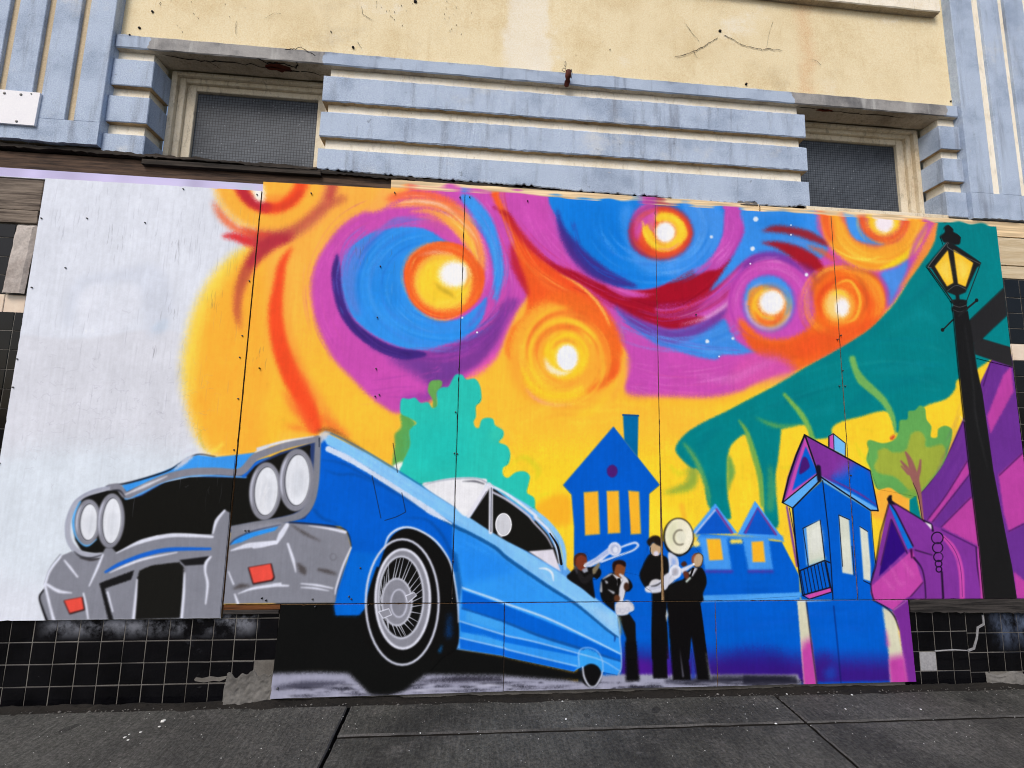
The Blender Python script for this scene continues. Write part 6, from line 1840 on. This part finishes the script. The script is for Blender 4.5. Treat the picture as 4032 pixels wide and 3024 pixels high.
# ---------------------------------------------------------------- the mural: eight plywood boards
mu = empty('mural', (1.8, 0, .02), 'plywood hoarding painted with a blue car, musicians and swirling stars', 'mural')
G = .0016
boards = [
    ('white board with the left headlights and part of the grille', [(-1.218, .429), (-.003, .432), (-.001, 2.869), (-1.208, 2.866)], -.003),
    ('board with the orange swirl, right headlights and front wheel arch', [(.003, .5), (1.2215, .4995), (1.2155, 2.943), (.003, 2.931)], .0015),
    ('board with the big blue swirl, turquoise tree and tall blue house', [(1.226, .5), (2.434, .4995), (2.4395, 1.5), (2.441, 2.9425), (1.2195, 2.9435)], -.001),
    ('board with the second blue swirl, twin gables and trumpet player', [(2.452, .4995), (3.652, .499), (3.652, 2.942), (2.4442, 2.943), (2.4445, 1.5)], .001),
    ('board with the teal hill, purple house and street lamp', [(3.655, .499), (4.866, .4985), (4.866, 2.9395), (3.655, 2.942)], -.0005),
    ('low board with the black ground under the car', [(.284, .022), (1.5225, .0315), (1.5205, .4965), (.301, .4965)], .001),
    ('low board with the rear wheel and the musicians\' legs', [(1.526, .0325), (2.757, .032), (2.758, .4965), (1.5235, .4965)], .001),
    ('low blue board with cream and magenta posts', [(2.7605, .032), (3.990, .0315), (3.980, .4955), (2.7605, .4965)], .001),
]
rb = np.random.default_rng(44)


def saw_edge(out):
    pts = []
    n = len(out)
    cx, cz = sum(p[0] for p in out) / n, sum(p[1] for p in out) / n
    for i in range(n):
        a, b__ = np.array(out[i]), np.array(out[(i + 1) % n])
        L = np.linalg.norm(b__ - a)
        k = max(2, int(L / .02))
        nn = np.array([-(b__ - a)[1], (b__ - a)[0]]) / L              # towards the inside
        for q in range(k):
            d_ = 0 if q == 0 else abs(rb.normal(0, .0005)) + (rb.uniform(.001, .0035) if rb.random() < .035 else 0)
            pts.append(tuple(a + (b__ - a) * q / k + nn * d_))
    return pts


for lab, out, y in boards:
    b_ = MB().slab(saw_edge(out), y, .0145)
    b_.m = [0] + [1] * (len(b_.f) - 1)
    b_.build('panel', [M['mural'], M['board_edge']], mu, lab, uv=True)
MB().box(2.40, 2.49, .0148, .021, .5, 2.9).build('stud', M['stud'], mu)

# painted figures: thin coats of the same paint, cut at the board joints
def clip(poly, quad, inset=.0015):
    cx = sum(p[0] for p in quad) / len(quad)
    cz = sum(p[1] for p in quad) / len(quad)
    out = [tuple(p) for p in poly]
    n = len(quad)
    for i in range(n):
        a, b_ = quad[i], quad[(i + 1) % n]
        ex, ez = b_[0] - a[0], b_[1] - a[1]
        L = math.hypot(ex, ez)
        f = lambda p: (ex * (p[1] - a[1]) - ez * (p[0] - a[0])) / L - inset
        new = []
        for k in range(len(out)):
            p, q = out[k], out[(k + 1) % len(out)]
            fp, fq = f(p), f(q)
            if fp >= 0:
                new.append(p)
            if (fp >= 0) != (fq >= 0):
                s_ = fp / (fp - fq)
                new.append((p[0] + (q[0] - p[0]) * s_, p[1] + (q[1] - p[1]) * s_))
        out = new
        if len(out) < 3:
            return []
    return out


coats = [
    ('painted_tree', 'painted turquoise tree behind the car', 'M2 1590,150 1640,152 1672,188 1740,183 1780,240 1792,330 1748,400 1730,520 1772,568 1830,490 1882,500 1962,600 1928,682 2018,770 1962,940 2130,912 2172,950 2150,1080 2212,1190 2150,1215 1860,1010 1760,968 1600,965 1420,990 1300,1010 1180,930 1200,780 1250,560 1160,460 1165,338 1270,333 1405,412 1480,250'),
    ('painted_tree', 'painted green and olive tree beside the purple rays', 'M4 975,690 1100,690 1190,660 1222,590 1232,512 1300,440 1392,393 1432,420 1442,500 1476,640 1535,580 1590,553 1642,580 1622,720 1545,900 1480,980 1400,1075 1415,1290 1400,1290 1362,1110 1220,1082 1060,1052 1000,890'),
    ('painted_house', 'painted tall blue house with three yellow windows', 'M3 830,558 905,640 905,466 1026,470 1020,800 1195,1018 1112,1088 1110,1440 B3 1040,330 900,300 740,370 620,150 535,160 M3 520,1350 500,1095 433,1020'),
    ('painted_house', 'painted twin gabled blue house row', 'M3 1632,1163 1808,1395 1945,1143 2190,1470 B4 440,330 470,490 B3 1520,540 1560,350 1530,180 M3 1450,1480 1440,1400'),
    ('painted_house', 'painted leaning blue house with purple roof and balcony', 'M4 485,625 675,720 675,635 710,615 805,690 805,792 1000,908 1062,1222 1005,1222 B4 1030,140 1000,400 1010,515 480,515 440,300 M4 385,1195 310,1158 420,780'),
    ('painted_house', 'painted purple house with a pink awning', 'M4 1150,1115 1420,1300 1850,1500 B4 1880,510 1300,510 1180,605 1025,525 1000,410'),
    ('painted_car', 'painted blue low slung convertible with chrome front', 'M1 560,1500 540,1350 566,1240 620,1150 700,1090 860,1040 1000,1005 1200,950 1340,900 1450,830 1560,778 1860,780 2010,765 2211,700 M2 250,680 500,640 545,600 600,606 880,755 1310,1018 1420,990 1600,965 1760,968 1850,1010 2000,1095 2211,1255 M3 300,1320 390,1450 430,1640 B3 430,322 680,500 858,640 880,830 890,1060 862,1115 750,1092 735,1160 690,1205 640,1205 590,1150 580,1050 520,1087 0,977 B2 1960,962 1625,906 1600,900 1480,980 1300,1180 1050,1270 900,1250 780,1110 800,900 840,648 645,646 635,548 B1 1750,556 1745,665 370,682 318,500 395,290 485,178 565,140'),
    ('painted_musician', 'painted trombone player behind the car', 'P 112,590 215,462 205,390 210,310 300,262 350,280 372,370 650,190 700,140 760,130 1000,115 1042,150 1030,180 760,310 560,400 556,520 500,600 450,600 475,838 440,835 300,720'),
    ('painted_musician', 'painted saxophone player leaning at the car tail', 'P 560,620 690,520 712,390 760,355 830,352 880,385 874,480 860,560 940,620 972,700 880,770 840,880 900,880 985,940 985,1020 930,1060 1010,1180 1025,1660 890,1660 B3 1038,1160 928,1165 P 890,1380 780,1085 740,1020 580,890 545,760'),
    ('painted_musician', 'painted tuba player with dark wavy hair', 'P 1065,560 1100,440 1180,290 1160,110 1200,55 1260,28 1320,40 1355,80 1400,-60 1480,-150 1600,-160 1740,-60 1770,80 1700,230 1590,300 1585,420 1450,600 1420,910 B3 1243,800 1257,1140 1142,1140 1135,540 P 1220,760 1130,700'),
    ('painted_musician', 'painted trumpet player in a black suit', 'P 1480,450 1560,430 1765,380 1790,275 1850,255 1900,290 1905,350 1880,450 1935,540 1948,660 1870,915 B3 1512,540 1535,700 1560,900 1597,1152 1490,1152 1442,900 1440,1152 1300,1152 1272,800 1255,540 P 1440,720 1530,620'),
    ('painted_street_lamp', 'painted black street lamp with lit yellow panes', 'T4 1612,452 1650,490 1710,552 1690,610 1872,752 1858,775 1752,1062 1765,1130 1775,1210 2052,942 2074,1165 1855,1372 2098,1412 2120,1572 1830,1500 M4 1880,300 1965,900 2060,1400 2112,1660 B4 2150,512 1890,512 M4 1850,1500 1772,850 1690,100 T4 1648,1150 1635,1060 1452,800 1436,780 1570,610 1548,545 1578,480'),
]
for i, (nm, lab, s) in enumerate(coats):
    poly = [tuple(p) for p in wall_xz(T(s))]
    b_ = MB()
    for _, q, yb in boards:
        c_ = clip(poly, q, .004)
        if len(c_) > 2:
            b_.sheet(c_, yb - .0012 - .0003 * i)
    b_.build(nm, M['mural'], mu, lab, uv=True, group=None, fixn=False)

# screws holding the boards
sc = MB()
for s in ('T1 333,402 692,402 1148,437 1448,172 2028,216 258,946 523,792 1968,895 1912,1325 1892,1495 2046,1580 143,1508', 'M1 110,250 5,848 1880,340 1847,742 1935,1377 1960,1377', 'T2 453,205 1110,200 1623,236 1699,234 2155,266 972,1180 962,1583 46,1580 996,778', 'M2 1588,444 1578,768 1602,773 955,320 988,308', 'T3 155,266 1479,1158', 'T4 767,1322 740,1353', 'M4 780,118 755,240 800,240 844,943', 'B2 484,574 66,508 100,525 464,516 840,270 750,495 768,515 903,560 1568,215 1563,512 188,1218', 'B1 2066,508 2098,525'):
    for u, v in T(s):
        x, z = at(u, v)
        sc.tube([(x, -.009, z), (x, 0, z)], .0042, 7)
sc.build('screws', M['metal'], mu, kind='stuff')
